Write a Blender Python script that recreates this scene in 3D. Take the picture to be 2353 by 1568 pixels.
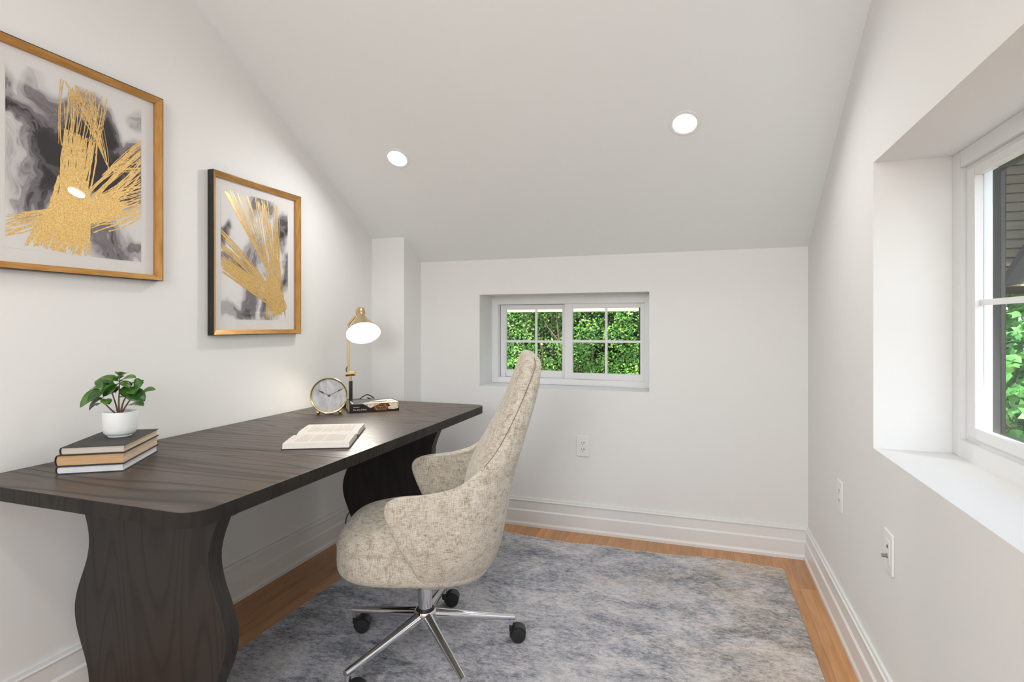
import bpy, bmesh, math, random
from mathutils import Vector, Matrix, noise
import numpy as np
for o in list(bpy.data.objects): bpy.data.objects.remove(o)
SC = bpy.context.scene
COL = SC.collection
PI = math.pi
R_ = random.Random(7)

# ------------------------------------------------------------------ camera, light, exposure
cam_d = bpy.data.cameras.new('camera'); cam = bpy.data.objects.new('camera', cam_d); COL.objects.link(cam)
cam.location = (0, 0, 1.16); cam.rotation_euler = (PI/2, 0, 0.326)
cam_d.sensor_width = 36; cam_d.lens = 36*1264.03/2353; cam_d.shift_y = -36.55/2353; cam_d.clip_start = .02
SC.camera = cam
SC.view_settings.view_transform = 'Standard'; SC.view_settings.look = 'None'
SC.view_settings.gamma = 1; SC.view_settings.use_curve_mapping = False
SC.view_settings.exposure = 0.0

w = bpy.data.worlds.new('sky'); SC.world = w; w.use_nodes = True
nt = w.node_tree; nt.nodes.clear()
sk = nt.nodes.new('ShaderNodeTexSky'); sk.sky_type = 'NISHITA'; sk.sun_disc = False
sk.sun_elevation = math.radians(52); sk.sun_rotation = math.radians(200); sk.air_density = 1.0; sk.dust_density = 2.0
bg = nt.nodes.new('ShaderNodeBackground'); bg.inputs[1].default_value = 0.72
wo = nt.nodes.new('ShaderNodeOutputWorld')
bw = nt.nodes.new('ShaderNodeRGBToBW'); mxs = nt.nodes.new('ShaderNodeMix'); mxs.data_type = 'RGBA'; mxs.inputs[0].default_value = .55     # hazy, part-clouded sky
nt.links.new(sk.outputs[0], bw.inputs[0]); nt.links.new(sk.outputs[0], mxs.inputs[6]); nt.links.new(bw.outputs[0], mxs.inputs[7]); nt.links.new(mxs.outputs[2], bg.inputs[0]); nt.links.new(bg.outputs[0], wo.inputs[0])

def light(name, kind, loc, energy, color=(1, 1, 1), direction=None, **kw):
    d = bpy.data.lights.new(name, kind); d.energy = energy; d.color = color
    for k, v in kw.items(): setattr(d, k, v)
    o = bpy.data.objects.new(name, d); COL.objects.link(o); o.location = loc
    if direction is not None: o.rotation_euler = Vector(direction).to_track_quat('-Z', 'Y').to_euler()
    return o
light('sun', 'SUN', (0, -3, 8), 8.0, (1, .95, .86), (-.10, .75, -1.0), angle=.01)

light('fill_behind_camera', 'AREA', (-.2, -1.86, 1.70), 34.0, (.95, .98, 1), (0, 1, .05), shape='RECTANGLE', size=1.04, size_y=1.1)  # fill light added behind the camera to even out the room

# room numbers (metres)
L, D, R, K, S = 1.8459, 3.0514, .5168, 1.5491, .6076     # left wall -L, far wall D, right wall R, knee height, roof slope
YB = -1.7                                                # wall behind the camera
ZF = 2.55                                                # flat part of the ceiling
def roof(y): return K + S*(D-y)
YR = D-(ZF-K)/S
NRM = Vector((0, S, 1)).normalized()                     # normal of the sloped ceiling
CW, CD = .2174, .2071                                    # boxed corner
WX0, WX1, WZ0, WZ1, WD = -1.2359, -.2493, .7969, 1.3414, .2053
RZ0, RZ1, RY1, RY0, RD = .7773, 1.6651, 1.9815, .78, .204

LAMP_E = 4.0
def downlight_positions():
    return [(-.051, 2.342), (-1.385, 2.356), (-.051, -.1), (-1.25, -.1), (-.051, -1.2), (-1.25, -1.2)]

# ------------------------------------------------------------------ materials
def mat(name, color=(.8, .8, .8), rough=.5, metal=0., spec=.5, coat=0.):
    m = bpy.data.materials.new(name); m.use_nodes = True
    b = m.node_tree.nodes['Principled BSDF']
    b.inputs['Base Color'].default_value = (*color, 1); b.inputs['Roughness'].default_value = rough
    b.inputs['Metallic'].default_value = metal; b.inputs['Specular IOR Level'].default_value = spec
    b.inputs['Coat Weight'].default_value = coat
    return m
class N:
    def __init__(s, m): s.m = m; s.t = m.node_tree; s.b = s.t.nodes['Principled BSDF']
    def new(s, k, **kw):
        n = s.t.nodes.new(k)
        for a, v in kw.items(): setattr(n, a, v)
        return n
    def link(s, a, b): s.t.links.new(a, b)
    def coords(s, scale=(1, 1, 1), kind='Object', rot=(0, 0, 0)):
        c = s.new('ShaderNodeTexCoord'); mp = s.new('ShaderNodeMapping')
        mp.inputs['Scale'].default_value = scale; mp.inputs['Rotation'].default_value = rot
        s.link(c.outputs[kind], mp.inputs[0]); return mp.outputs[0]
    def noise(s, vec, scale=5, detail=4, rough=.5, dist=0.):
        n = s.new('ShaderNodeTexNoise'); n.inputs['Scale'].default_value = scale; n.inputs['Detail'].default_value = detail
        n.inputs['Roughness'].default_value = rough; n.inputs['Distortion'].default_value = dist
        s.link(vec, n.inputs['Vector']); return n.outputs['Fac']
    def ramp(s, fac, stops, mode='LINEAR'):
        n = s.new('ShaderNodeValToRGB'); e = n.color_ramp.elements; n.color_ramp.interpolation = mode
        while len(e) < len(stops): e.new(.5)
        for i, (p, c) in enumerate(stops):
            e[i].position = p; e[i].color = (*c, 1) if len(c) == 3 else c
        s.link(fac, n.inputs[0]); return n.outputs[0]
    def mix(s, fac, a, b, mode='MIX'):
        n = s.new('ShaderNodeMix', data_type='RGBA', blend_type=mode)
        for i, v in ((0, fac), (6, a), (7, b)):
            if isinstance(v, (int, float)): n.inputs[i].default_value = v
            elif isinstance(v, tuple): n.inputs[i].default_value = (*v, 1)
            else: s.link(v, n.inputs[i])
        return n.outputs[2]
    def math(s, op, a, b=0.):
        n = s.new('ShaderNodeMath', operation=op)
        for i, v in ((0, a), (1, b)):
            if isinstance(v, (int, float)): n.inputs[i].default_value = v
            else: s.link(v, n.inputs[i])
        return n.outputs[0]
    def bump(s, h, strength=.2, dist=.01):
        n = s.new('ShaderNodeBump'); n.inputs['Strength'].default_value = strength; n.inputs['Distance'].default_value = dist
        s.link(h, n.inputs['Height']); s.link(n.outputs[0], s.b.inputs['Normal'])
    def base(s, c): s.link(c, s.b.inputs['Base Color'])
g3 = lambda v: (v, v, v)

def m_paint(name, col, rough=.75):
    m = mat(name, col, rough, spec=.3); n = N(m)
    n.bump(n.noise(n.coords(), 90, 3), .04, .002); return m
M_WALL = m_paint('wall_paint', (.84, .835, .82))
M_CEIL = m_paint('ceiling_paint', (.865, .887, .885), .85)
M_TRIM = mat('trim_paint', (.84, .84, .835), .35); 
M_VINYL = mat('white_vinyl', (.85, .85, .85), .35)
M_PLASTIC = mat('white_plastic', (.86, .86, .85), .3)
M_DARKSLOT = mat('dark_slot', (.03, .028, .026), .6)

def m_floor():
    m = mat('oak_floor', (.5, .3, .15), .35); n = N(m)
    c = n.new('ShaderNodeTexCoord'); sep = n.new('ShaderNodeSeparateXYZ'); n.link(c.outputs['Object'], sep.inputs[0])
    pw = .085
    xi = n.math('FLOOR', n.math('DIVIDE', sep.outputs[0], pw))
    wn = n.new('ShaderNodeTexWhiteNoise', noise_dimensions='1D'); n.link(xi, wn.inputs['W'])
    yo = n.math('ADD', n.math('DIVIDE', sep.outputs[1], .9), n.math('MULTIPLY', wn.outputs['Value'], 7.3))
    yi = n.math('FLOOR', yo)
    cmb = n.new('ShaderNodeCombineXYZ'); n.link(xi, cmb.inputs[0]); n.link(yi, cmb.inputs[1])
    w2 = n.new('ShaderNodeTexWhiteNoise', noise_dimensions='2D'); n.link(cmb.outputs[0], w2.inputs['Vector'])
    add = n.new('ShaderNodeVectorMath', operation='ADD'); mp = n.new('ShaderNodeMapping'); mp.inputs['Scale'].default_value = (1, .09, 1)
    n.link(c.outputs['Object'], mp.inputs[0]); n.link(mp.outputs[0], add.inputs[0]); n.link(w2.outputs['Color'], add.inputs[1])
    gr = n.noise(add.outputs[0], 45, 6, .6, .6)
    g2 = n.noise(add.outputs[0], 9, 3, .5, 1.5)
    col = n.ramp(gr, [(.3, (.46, .22, .085)), (.55, (.64, .335, .145)), (.8, (.74, .42, .20))])
    tone = n.ramp(w2.outputs['Value'], [(0, (.80, .76, .72)), (1, (1.1, 1.08, 1.05))])
    col = n.mix(1., col, tone, 'MULTIPLY')
    col = n.mix(n.math('MULTIPLY', g2, .5), col, (.42, .20, .08))
    fx = n.math('FRACT', n.math('DIVIDE', sep.outputs[0], pw)); e1 = n.math('LESS_THAN', fx, .02)
    fy = n.math('FRACT', yo); e2 = n.math('LESS_THAN', fy, .002)
    e = n.math('MAXIMUM', e1, e2)
    col = n.mix(n.math('MULTIPLY', e, .6), col, (.12, .05, .02))
    n.base(col); n.bump(e, -.3, .002); return m
M_FLOOR = m_floor()

def m_darkwood(name, axis, lo=(.012, .0095, .008), hi=(.040, .032, .027), rough=.33):
    m = mat(name, lo, rough, spec=.5); n = N(m)
    sc = [1, 1, 1]; sc[axis] = .13
    v = n.coords(tuple(sc))
    base = n.noise(v, 3.2, 2, .5, .4)
    rings = n.math('FRACT', n.math('MULTIPLY', base, 24))
    line = n.ramp(rings, [(0, g3(.05)), (.10, g3(.55)), (.22, g3(.95)), (.72, g3(.85)), (1, g3(.05))])
    sc2 = [1, 1, 1]; sc2[axis] = .03
    fib = n.noise(n.coords(tuple(sc2)), 260, 3, .6)
    h = n.mix(.45, line, fib)
    h2 = n.ramp(h, [(.2, lo), (.8, hi)])
    n.base(h2)
    rr = n.new('ShaderNodeMapRange'); n.link(h, rr.inputs[0]); rr.inputs[3].default_value = rough+.14; rr.inputs[4].default_value = rough
    n.link(rr.outputs[0], n.b.inputs['Roughness'])
    n.bump(h, .25, .0012); return m
M_WOODTOP = m_darkwood('dark_ash_top', 0, lo=(.015, .010, .0075), hi=(.078, .056, .043))
M_WOODEDGE = m_darkwood('shaded_edge_wood', 2, lo=(.010, .0085, .007), hi=(.020, .017, .0145), rough=.45); M_WOODEDGE.node_tree.nodes['Principled BSDF'].inputs['Specular IOR Level'].default_value = .25  # edge colour darkened to stand in for the dim room behind
M_WOODLEG = m_darkwood('dark_ash_leg', 2, lo=(.011, .009, .0075), hi=(.0225, .0185, .0155), rough=.44)

def m_fabric():
    m = mat('woven_fabric', (.55, .5, .43), .95, spec=.1); n = N(m)
    a = n.noise(n.coords((1, 1, .10)), 420, 2, .7)
    b = n.noise(n.coords((.12, .12, 1)), 460, 2, .7)
    big = n.noise(n.coords(), 34, 5, .72, .3)
    t = n.math('ADD', n.math('MULTIPLY', a, .34), n.math('ADD', n.math('MULTIPLY', b, .34), n.math('MULTIPLY', big, .32)))
    n.base(n.ramp(t, [(.35, (.23, .175, .11)), (.44, (.42, .355, .265)), (.51, (.58, .53, .445)), (.62, (.70, .665, .59))]))
    n.b.inputs['Sheen Weight'].default_value = .15
    n.bump(t, .5, .003); return m
M_FABRIC = m_fabric()
M_SEAM = mat('seam_thread', (.20, .17, .13), .9)
M_CHROME = mat('chrome', (.78, .78, .79), .08, 1.)
M_BLACKPL = mat('black_plastic', (.018, .018, .019), .45)
M_BLACK = mat('black_metal', (.02, .018, .016), .4)
M_CORD = mat('black_cord', (.015, .013, .012), .5)
M_BRASS = mat('brushed_brass', (.66, .50, .27), .28, 1.)
M_BRASSP = mat('polished_brass', (.80, .67, .36), .16, 1.)

def m_rug():
    m = mat('rug_pile', (.5, .5, .5), 1., spec=.05); n = N(m)
    st = n.noise(n.coords((.26, 1, 1)), 300, 3, .75)
    st2 = n.noise(n.coords((.55, 1, 1)), 75, 6, .78, .3)
    big = n.noise(n.coords((.6, 1, 1)), 5.5, 6, .65, .8)
    hue = n.noise(n.coords((.7, 1, 1), rot=(0, 0, .5)), 2.3, 3, .5, .5)
    spk = n.noise(n.coords(), 300, 2, .6)
    t = n.math('ADD', n.math('MULTIPLY', st2, .42), n.math('ADD', n.math('MULTIPLY', big, .36), n.math('MULTIPLY', st, .22)))
    cool = n.ramp(t, [(.37, (.10, .115, .15)), (.45, (.30, .31, .345)), (.51, (.52, .515, .545)), (.60, (.76, .735, .74))])
    warm = n.ramp(t, [(.37, (.14, .14, .13)), (.45, (.36, .32, .275)), (.51, (.58, .51, .44)), (.60, (.80, .68, .57))])
    c = n.new('ShaderNodeTexCoord'); sep = n.new('ShaderNodeSeparateXYZ'); n.link(c.outputs['Object'], sep.inputs[0])
    side = n.math('MULTIPLY', n.math('ADD', sep.outputs[0], .35), .9)
    f = n.math('ADD', side, n.math('MULTIPLY', n.math('SUBTRACT', hue, .5), 3.0))
    f = n.ramp(f, [(.1, g3(0)), (.9, g3(1))])
    col = n.mix(f, cool, warm)
    pt = n.ramp(n.noise(n.coords((.6, 1, 1)), 13, 9, .8, .4), [(.53, g3(0)), (.60, g3(1))])
    pk = n.ramp(n.noise(n.coords((.7, 1, 1), rot=(0, 0, .2)), 17, 9, .8, .4), [(.56, g3(0)), (.62, g3(1))])
    col = n.mix(n.math('MULTIPLY', pt, .5), col, (.80, .76, .76)); col = n.mix(n.math('MULTIPLY', pk, .40), col, (.13, .145, .19))
    dk = n.ramp(spk, [(.30, g3(.55)), (.45, g3(1))])
    col = n.mix(.7, col, dk, 'MULTIPLY')
    n.base(col); n.bump(st, .6, .004); return m
M_RUG = m_rug()
M_FRINGE = mat('rug_fringe', (.78, .68, .54), 1., spec=.05)

M_GOLDFRAME = mat('gold_wood_frame', (.50, .25, .065), .38, .25)
def _gf():
    n = N(M_GOLDFRAME); f = n.noise(n.coords((1, .1, .1)), 120, 3)
    n.base(n.ramp(f, [(.3, (.40, .185, .04)), (.7, (.58, .31, .09))]))
_gf()
M_BLACKFRAME = mat('black_wood_frame', (.018, .017, .016), .35)
M_MAT = mat('mat_board', (.80, .79, .775), .9, spec=.2)
def m_gold():
    m = mat('gold_foil', (.83, .55, .18), .34, .55); n = N(m)
    f = n.noise(n.coords(), 260, 4, .7)
    n.base(n.ramp(f, [(.3, (.62, .36, .09)), (.5, (.85, .56, .19)), (.7, (1.0, .78, .40))]))
    n.bump(f, .4, .001); return m
M_GOLD = m_gold()
def m_ink():
    m = mat('ink_print', (.8, .8, .8), .8, spec=.2); n = N(m)
    a = n.new('ShaderNodeVertexColor', layer_name='ink'); n.base(a.outputs[0]); return m
M_INK = m_ink()
def m_glass(name, tint=(1, 1, 1), ior=1.45, strength=1.0):
    m = bpy.data.materials.new(name); m.use_nodes = True; t = m.node_tree; t.nodes.clear()
    tr = t.nodes.new('ShaderNodeBsdfTransparent'); tr.inputs[0].default_value = (*tint, 1)
    gl = t.nodes.new('ShaderNodeBsdfGlossy'); gl.inputs['Roughness'].default_value = .005
    fr = t.nodes.new('ShaderNodeFresnel'); fr.inputs[0].default_value = ior
    ml = t.nodes.new('ShaderNodeMath'); ml.operation = 'MULTIPLY'; ml.inputs[1].default_value = strength
    mx = t.nodes.new('ShaderNodeMixShader'); o = t.nodes.new('ShaderNodeOutputMaterial')
    ge = t.nodes.new('ShaderNodeNewGeometry'); mi = t.nodes.new('ShaderNodeMapRange'); mi.inputs[3].default_value = ior; mi.inputs[4].default_value = 1/ior
    t.links.new(ge.outputs['Backfacing'], mi.inputs[0]); t.links.new(mi.outputs[0], fr.inputs[0])   # same reflectance on both faces of the pane
    t.links.new(fr.outputs[0], ml.inputs[0]); t.links.new(ml.outputs[0], mx.inputs[0])
    t.links.new(tr.outputs[0], mx.inputs[1]); t.links.new(gl.outputs[0], mx.inputs[2]); t.links.new(mx.outputs[0], o.inputs[0])
    return m
M_GLASS = m_glass('window_glass', (.95, .975, .965), 1.45, .4)
M_PICGLASS = m_glass('picture_glass', (.99, .99, .99), 1.4, .6)
def m_emit(name, col, s):
    m = mat(name, (.9, .9, .9), .5); b = m.node_tree.nodes['Principled BSDF']
    b.inputs['Emission Color'].default_value = (*col, 1); b.inputs['Emission Strength'].default_value = s; return m
M_LENS = m_emit('light_lens', (1, .985, .96), 9.)
M_BULB = m_emit('bulb', (1, .95, .88), 26.)
M_SHADEIN = mat('shade_white_inside', (.92, .9, .87), .6)
def m_pages(name, col, dark):
    m = mat(name, col, .85, spec=.15); n = N(m)
    f = n.noise(n.coords((.02, .02, 1)), 900, 2, .6); n.base(n.ramp(f, [(.3, dark), (.65, col)])); n.bump(f, .3, .0006); return m
M_PG_CREAM = m_pages('cream_pages', (.66, .60, .53), (.48, .43, .37))
M_PG_TAN = m_pages('tan_pages', (.62, .40, .22), (.50, .30, .15))
M_PG_TANL = m_pages('light_tan_pages', (.74, .60, .45), (.50, .38, .26))
M_PG_WHITE = m_pages('white_pages', (.76, .77, .79), (.60, .60, .62))
M_COVER = mat('charcoal_book_cloth', (.035, .033, .032), .6)
M_PAPER = mat('page_paper', (.80, .75, .69), .85, spec=.15)
M_TEXT = mat('printed_text', (.38, .35, .32), .8)
M_HEADBAND = mat('red_headband', (.28, .08, .05), .7)
def m_marble():
    m = mat('marble_dial', (.8, .8, .8), .25); n = N(m)
    f = n.noise(n.coords((1, 1, .45), rot=(0, .15, 0)), 22, 6, .65, 1.5)
    n.base(n.ramp(f, [(.28, (.22, .22, .23)), (.40, (.56, .56, .57)), (.55, (.74, .74, .745)), (.75, (.80, .80, .80))])); return m
M_MARBLE = m_marble()
M_HAND = mat('dark_grey_hands', (.05, .05, .05), .45)
M_CERAMIC = mat('white_ceramic', (.80, .81, .80), .45)
M_SOIL = mat('dark_soil', (.025, .018, .014), .95)
M_STEM = mat('brown_stem', (.10, .05, .03), .7)
def m_leaf(name, c1, c2, c3, scale=24, rough=.35, trans=.0):
    m = mat(name, c1, rough); n = N(m)
    f = n.noise(n.coords(), scale, 3, .6); n.base(n.ramp(f, [(.3, c1), (.5, c2), (.72, c3)]))
    n.b.inputs['Subsurface Weight'].default_value = trans
    if trans: n.b.inputs['Subsurface Radius'].default_value = (.01, .02, .005)
    return m
M_LEAF = m_leaf('glossy_leaf', (.012, .05, .010), (.03, .105, .018), (.085, .22, .025), 26, .32)

# ------------------------------------------------------------------ mesh builder
M_LEAF2 = m_leaf('bright_leaf', (.03, .10, .012), (.075, .20, .022), (.16, .33, .05), 26, .32)
class MB:
    def __init__(s): s.v = []; s.f = []; s.mi = []; s.sm = []
    def add(s, vs, fs, mi=0, smooth=False):
        o = len(s.v); s.v += [tuple(v) for v in vs]; s.f += [tuple(i+o for i in f) for f in fs]
        s.mi += [mi]*len(fs); s.sm += [smooth]*len(fs)
    def box(s, a, b, mi=0, M=None):
        x0, y0, z0 = a; x1, y1, z1 = b
        v = [Vector(p) for p in ((x0,y0,z0),(x1,y0,z0),(x1,y1,z0),(x0,y1,z0),(x0,y0,z1),(x1,y0,z1),(x1,y1,z1),(x0,y1,z1))]
        if M is not None: v = [M@p for p in v]
        s.add(v, [(0,3,2,1),(4,5,6,7),(0,1,5,4),(1,2,6,5),(2,3,7,6),(3,0,4,7)], mi)
    def prism(s, poly, vec, mi=0, smooth=False):          # planar polygon (3D points) pushed along vec
        n = len(poly); p = [Vector(q) for q in poly]; v = Vector(vec)
        s.add(p+[q+v for q in p], [tuple(range(n))[::-1], tuple(range(n, 2*n))], mi)
        s.add(p+[q+v for q in p], [(i, (i+1) % n, n+(i+1) % n, n+i) for i in range(n)], mi, smooth)
    def loops(s, rows, mi=0, smooth=True, closed=True, cap0=True, cap1=True):
        n = len(rows[0]); vs = [p for r in rows for p in r]; fs = []
        for i in range(len(rows)-1):
            for j in range(n if closed else n-1):
                k = (j+1) % n; fs.append((i*n+j, i*n+k, (i+1)*n+k, (i+1)*n+j))
        if cap0: fs.append(tuple(range(n))[::-1])
        if cap1: fs.append(tuple((len(rows)-1)*n+j for j in range(n)))
        s.add(vs, fs, mi, smooth)
    def lathe(s, prof, M=None, seg=40, mi=0, smooth=True, cap0=True, cap1=True):   # prof: (r, z)
        M = M or Matrix()
        rows = [[M@Vector((r*math.cos(2*PI*j/seg), r*math.sin(2*PI*j/seg), z)) for j in range(seg)] for r, z in prof]
        s.loops(rows, mi, smooth, True, cap0, cap1)
    def cyl(s, a, b, r, r2=None, seg=24, mi=0, smooth=True):
        a = Vector(a); b = Vector(b); d = b-a; M = Matrix.Translation(a)@d.to_track_quat('Z', 'Y').to_matrix().to_4x4()
        s.lathe([(r, 0), (r if r2 is None else r2, d.length)], M, seg, mi, smooth)
    def sphere(s, c, r, seg=20, mi=0):
        s.lathe([(max(r*math.sin(PI*i/12), 1e-4), -r*math.cos(PI*i/12)) for i in range(13)], Matrix.Translation(c), seg, mi)
    def tube(s, pts, r, seg=10, mi=0):
        P = [Vector(p) for p in pts]; rows = []; up = Vector((.31, .22, .93)).normalized()
        for i, p in enumerate(P):
            t = (P[min(i+1, len(P)-1)]-P[max(i-1, 0)]).normalized()
            x = t.cross(up).normalized(); y = x.cross(t); rr = r[i] if isinstance(r, (list, tuple)) else r
            rows.append([p+(x*math.cos(2*PI*j/seg)+y*math.sin(2*PI*j/seg))*rr for j in range(seg)])
        s.loops(rows, mi)
    def build(s, name, mats, parent=None, bevel=0., bseg=2, loc=None, auto=False, merge=True):
        me = bpy.data.meshes.new(name); org = Vector(loc) if loc is not None else Vector()
        me.from_pydata([tuple(Vector(v)-org) for v in s.v], [], s.f)
        for m in (mats if isinstance(mats, (list, tuple)) else [mats]): me.materials.append(m)
        me.polygons.foreach_set('material_index', s.mi); me.polygons.foreach_set('use_smooth', s.sm)
        bm = bmesh.new(); bm.from_mesh(me)
        if merge: bmesh.ops.remove_doubles(bm, verts=bm.verts, dist=1e-6)
        bmesh.ops.recalc_face_normals(bm, faces=bm.faces)
        bm.to_mesh(me); bm.free(); me.update()
        o = bpy.data.objects.new(name, me); COL.objects.link(o); o.location = org
        if bevel:
            b = o.modifiers.new('bevel', 'BEVEL'); b.width = bevel; b.segments = bseg; b.limit_method = 'ANGLE'; b.angle_limit = .6
            b.harden_normals = False
            for p in me.polygons: p.use_smooth = True
            try:
                me.set_sharp_from_angle(angle=math.radians(50))
            except Exception: pass
        elif any(s.sm):
            try: me.set_sharp_from_angle(angle=math.radians(50))
            except Exception: pass
        if parent is not None:
            o.parent = parent; o.matrix_parent_inverse = Matrix()
            o.location = org - WORLD.get(parent.name, Vector()) if not ROT.get(parent.name) else org
        return o
WORLD = {}; ROT = {}
def thing(name, label, cat, loc=(0, 0, 0), group=None):
    o = bpy.data.objects.new(name, None); COL.objects.link(o); o.location = loc; WORLD[o.name] = Vector(loc)
    o['label'] = label; o['category'] = cat
    if group: o['group'] = group
    o.empty_display_size = .05
    return o
def tag(o, label, cat, group=None, kind=None):
    o['label'] = label; o['category'] = cat
    if group: o['group'] = group
    if kind: o['kind'] = kind
    return o
def struct(o, label=None, cat=None):
    o['kind'] = 'structure'
    if label: o['label'] = label
    if cat: o['category'] = cat
    return o
def smooth_curve(pts, n=10):                                # Catmull-Rom
    P = [Vector(p) for p in pts]; P = [P[0]*2-P[1]]+P+[P[-1]*2-P[-2]]; out = []
    for i in range(1, len(P)-2):
        for k in range(n):
            t = k/n; a, b, c, d = P[i-1], P[i], P[i+1], P[i+2]
            out.append(.5*((2*b)+(c-a)*t+(2*a-5*b+4*c-d)*t*t+(3*b-a-3*c+d)*t**3))
    out.append(P[-2]); return out

# ------------------------------------------------------------------ room shell
T = .28
m = MB(); m.box((-L-T, YB-T, -.1), (R+T, D+T, 0)); struct(m.build('floor', M_FLOOR), 'orange-brown oak floor boards', 'floor')
m = MB()
prof = [(D+T, roof(D+T)), (YR, ZF), (YB-T, ZF), (YB-T, ZF+.15), (YR-.05, ZF+.15), (D+T, roof(D+T)+.17)]
m.prism([(-L-T, y, z) for y, z in prof], (L+R+2*T, 0, 0)); struct(m.build('ceiling', M_CEIL), 'sloped white ceiling running down to the low far wall', 'ceiling')
def wall_yz(x, vec, polys, name, label):
    m = MB()
    for p in polys: m.prism([(x, y, z) for y, z in p], vec)
    return struct(m.build(name, M_WALL), label, 'wall')
wall_yz(-L, (-T, 0, 0), [[(YB-T, 0), (D+T, 0), (D+T, roof(D+T)), (YR, ZF), (YB-T, ZF)]], 'wall_left', 'white wall behind the desk, with a sloping top')
wall_yz(R, (T, 0, 0), [
    [(RY1, 0), (D+T, 0), (D+T, roof(D+T)), (RY1, roof(RY1))],
    [(RY0, 0), (RY1, 0), (RY1, RZ0), (RY0, RZ0)],
    [(RY0, RZ1), (RY1, RZ1), (RY1, roof(RY1)), (YR, ZF), (RY0, ZF)],
    [(YB-T, 0), (RY0, 0), (RY0, ZF), (YB-T, ZF)]], 'wall_right', 'white wall with the large deep window')
m = MB()
def farseg(x0, x1, z0, sloped=True):
    z1 = roof(D+T)
    m.prism([(x0, D, z0), (x0, D+T, z0), (x0, D+T, z1), (x0, D, K)], (x1-x0, 0, 0))
farseg(-L, WX0, 0); farseg(WX1, R, 0); farseg(WX0, WX1, WZ1); m.box((WX0, D, 0), (WX1, D+T, WZ0))
struct(m.build('wall_far', M_WALL), 'low white end wall with the small window', 'wall')
m = MB(); m.box((-L, YB-T, 0), (-.74, YB, ZF)); m.box((.34, YB-T, 0), (R, YB, ZF)); m.box((-.74, YB-T, 0), (.34, YB, 1.13)); m.box((-.74, YB-T, 2.27), (.34, YB, ZF)); struct(m.build('wall_near', M_WALL))
m = MB(); m.prism([(-L, D, 0), (-L, D-CD, 0), (-L, D-CD, roof(D-CD)), (-L, D, K)], (CW, 0, 0))
struct(m.build('wall_corner', M_WALL), 'boxed-out white corner beside the desk', 'wall')

# baseboards: profile as (out from wall, height)
BP = [(0, 0), (.022, 0), (.022, .014), (.0175, .022), (.0165, .026), (.0165, .0865), (.0115, .0925), (.0105, .094), (.0105, .139), (.0135, .1425), (.0145, .147), (.0095, .150), (.0085, .1605), (0, .1605)]
def baseboard(name, a, b, nrm, m0=0, m1=0, label=None):
    """straight run from a to b; mitre factor m0/m1 (+1 inside corner shortens, -1 outside corner lengthens)"""
    a = Vector(a); b = Vector(b); d = (b-a).normalized(); nrm = Vector(nrm); m = MB()
    r0 = [a+nrm*o+d*o*m0+Vector((0, 0, h)) for o, h in BP]; r1 = [b+nrm*o-d*o*m1+Vector((0, 0, h)) for o, h in BP]
    m.loops([r0, r1], 0, False); return struct(m.build(name, M_TRIM), label, 'baseboard' if label else None)
baseboard('baseboard_left', (-L, YB, 0), (-L, D-CD, 0), (1, 0, 0), 1, 1, 'white stepped baseboard on the desk wall')
baseboard('baseboard_corner', (-L, D-CD, 0), (-L+CW, D-CD, 0), (0, -1, 0), 1, -1)
baseboard('baseboard_corner_side', (-L+CW, D-CD, 0), (-L+CW, D, 0), (1, 0, 0), -1, 1)
baseboard('baseboard_far', (-L+CW, D, 0), (R, D, 0), (0, -1, 0), 1, 1, 'white stepped baseboard under the small window')
baseboard('baseboard_right', (R, D, 0), (R, YB, 0), (-1, 0, 0), 1, 1, 'white stepped baseboard on the wall with the large window')
baseboard('baseboard_near', (R, YB, 0), (-L, YB, 0), (0, 1, 0), 1, 1)

# ------------------------------------------------------------------ windows
def ring(m, P, x0, x1, z0, z1, wl, wr, wb, wt, d0, d1, mi=0):
    """rectangular frame; P(x, depth, z) -> world"""
    def bx(a, b, c, d):
        pts = [P(a, d0, c), P(b, d0, c), P(b, d0, d), P(a, d0, d)]
        v = Vector(P(a, d1, c))-Vector(P(a, d0, c)); m.prism(pts, v, mi)
    bx(x0, x0+wl, z0, z1); bx(x1-wr, x1, z0, z1); bx(x0+wl, x1-wr, z0, z0+wb); bx(x0+wl, x1-wr, z1-wt, z1)
def slab(m, P, x0, x1, z0, z1, d0, d1, mi=0):
    m.prism([P(x0, d0, z0), P(x1, d0, z0), P(x1, d0, z1), P(x0, d0, z1)], Vector(P(x0, d1, z0))-Vector(P(x0, d0, z0)), mi)

Pf = lambda x, d, z: (x, D+WD+d, z)
w1 = thing('window_1', 'small white sliding window low in the end wall', 'window', (-.742, D+WD, WZ0)); w1['kind'] = 'structure'
m = MB(); ring(m, Pf, WX0, WX1, WZ0, WZ1, .042, .042, .036, .052, 0, .09)
ring(m, Pf, WX0, WX1, WZ0, WZ1, .008, .008, .008, .014, -.006, 0); m.build('window_frame', M_VINYL, w1, .0015)
sl = MB(); ring(sl, Pf, -1.192, -.76, .833, 1.288, .034, .03, .044, .03, .045, .075); so = sl.build('sash', M_VINYL, w1, .0015); 
sr = MB(); ring(sr, Pf, -.768, -.292, .833, 1.289, .048, .026, .038, .027, .012, .042); sro = sr.build('sash', M_VINYL, w1, .0015)
m = MB(); slab(m, Pf, -.966, -.951, .872, 1.262, .052, .056); slab(m, Pf, -1.162, -.78, 1.050, 1.065, .051, .057); m.build('muntin', M_VINYL, so)
m = MB(); slab(m, Pf, -.524, -.509, .868, 1.265, .019, .023); slab(m, Pf, -.724, -.316, 1.055, 1.070, .018, .024); m.build('muntin', M_VINYL, sro)
m = MB(); slab(m, Pf, -1.162, -.786, .874, 1.261, .062, .066); m.build('glass_pane', M_GLASS, so)
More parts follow.
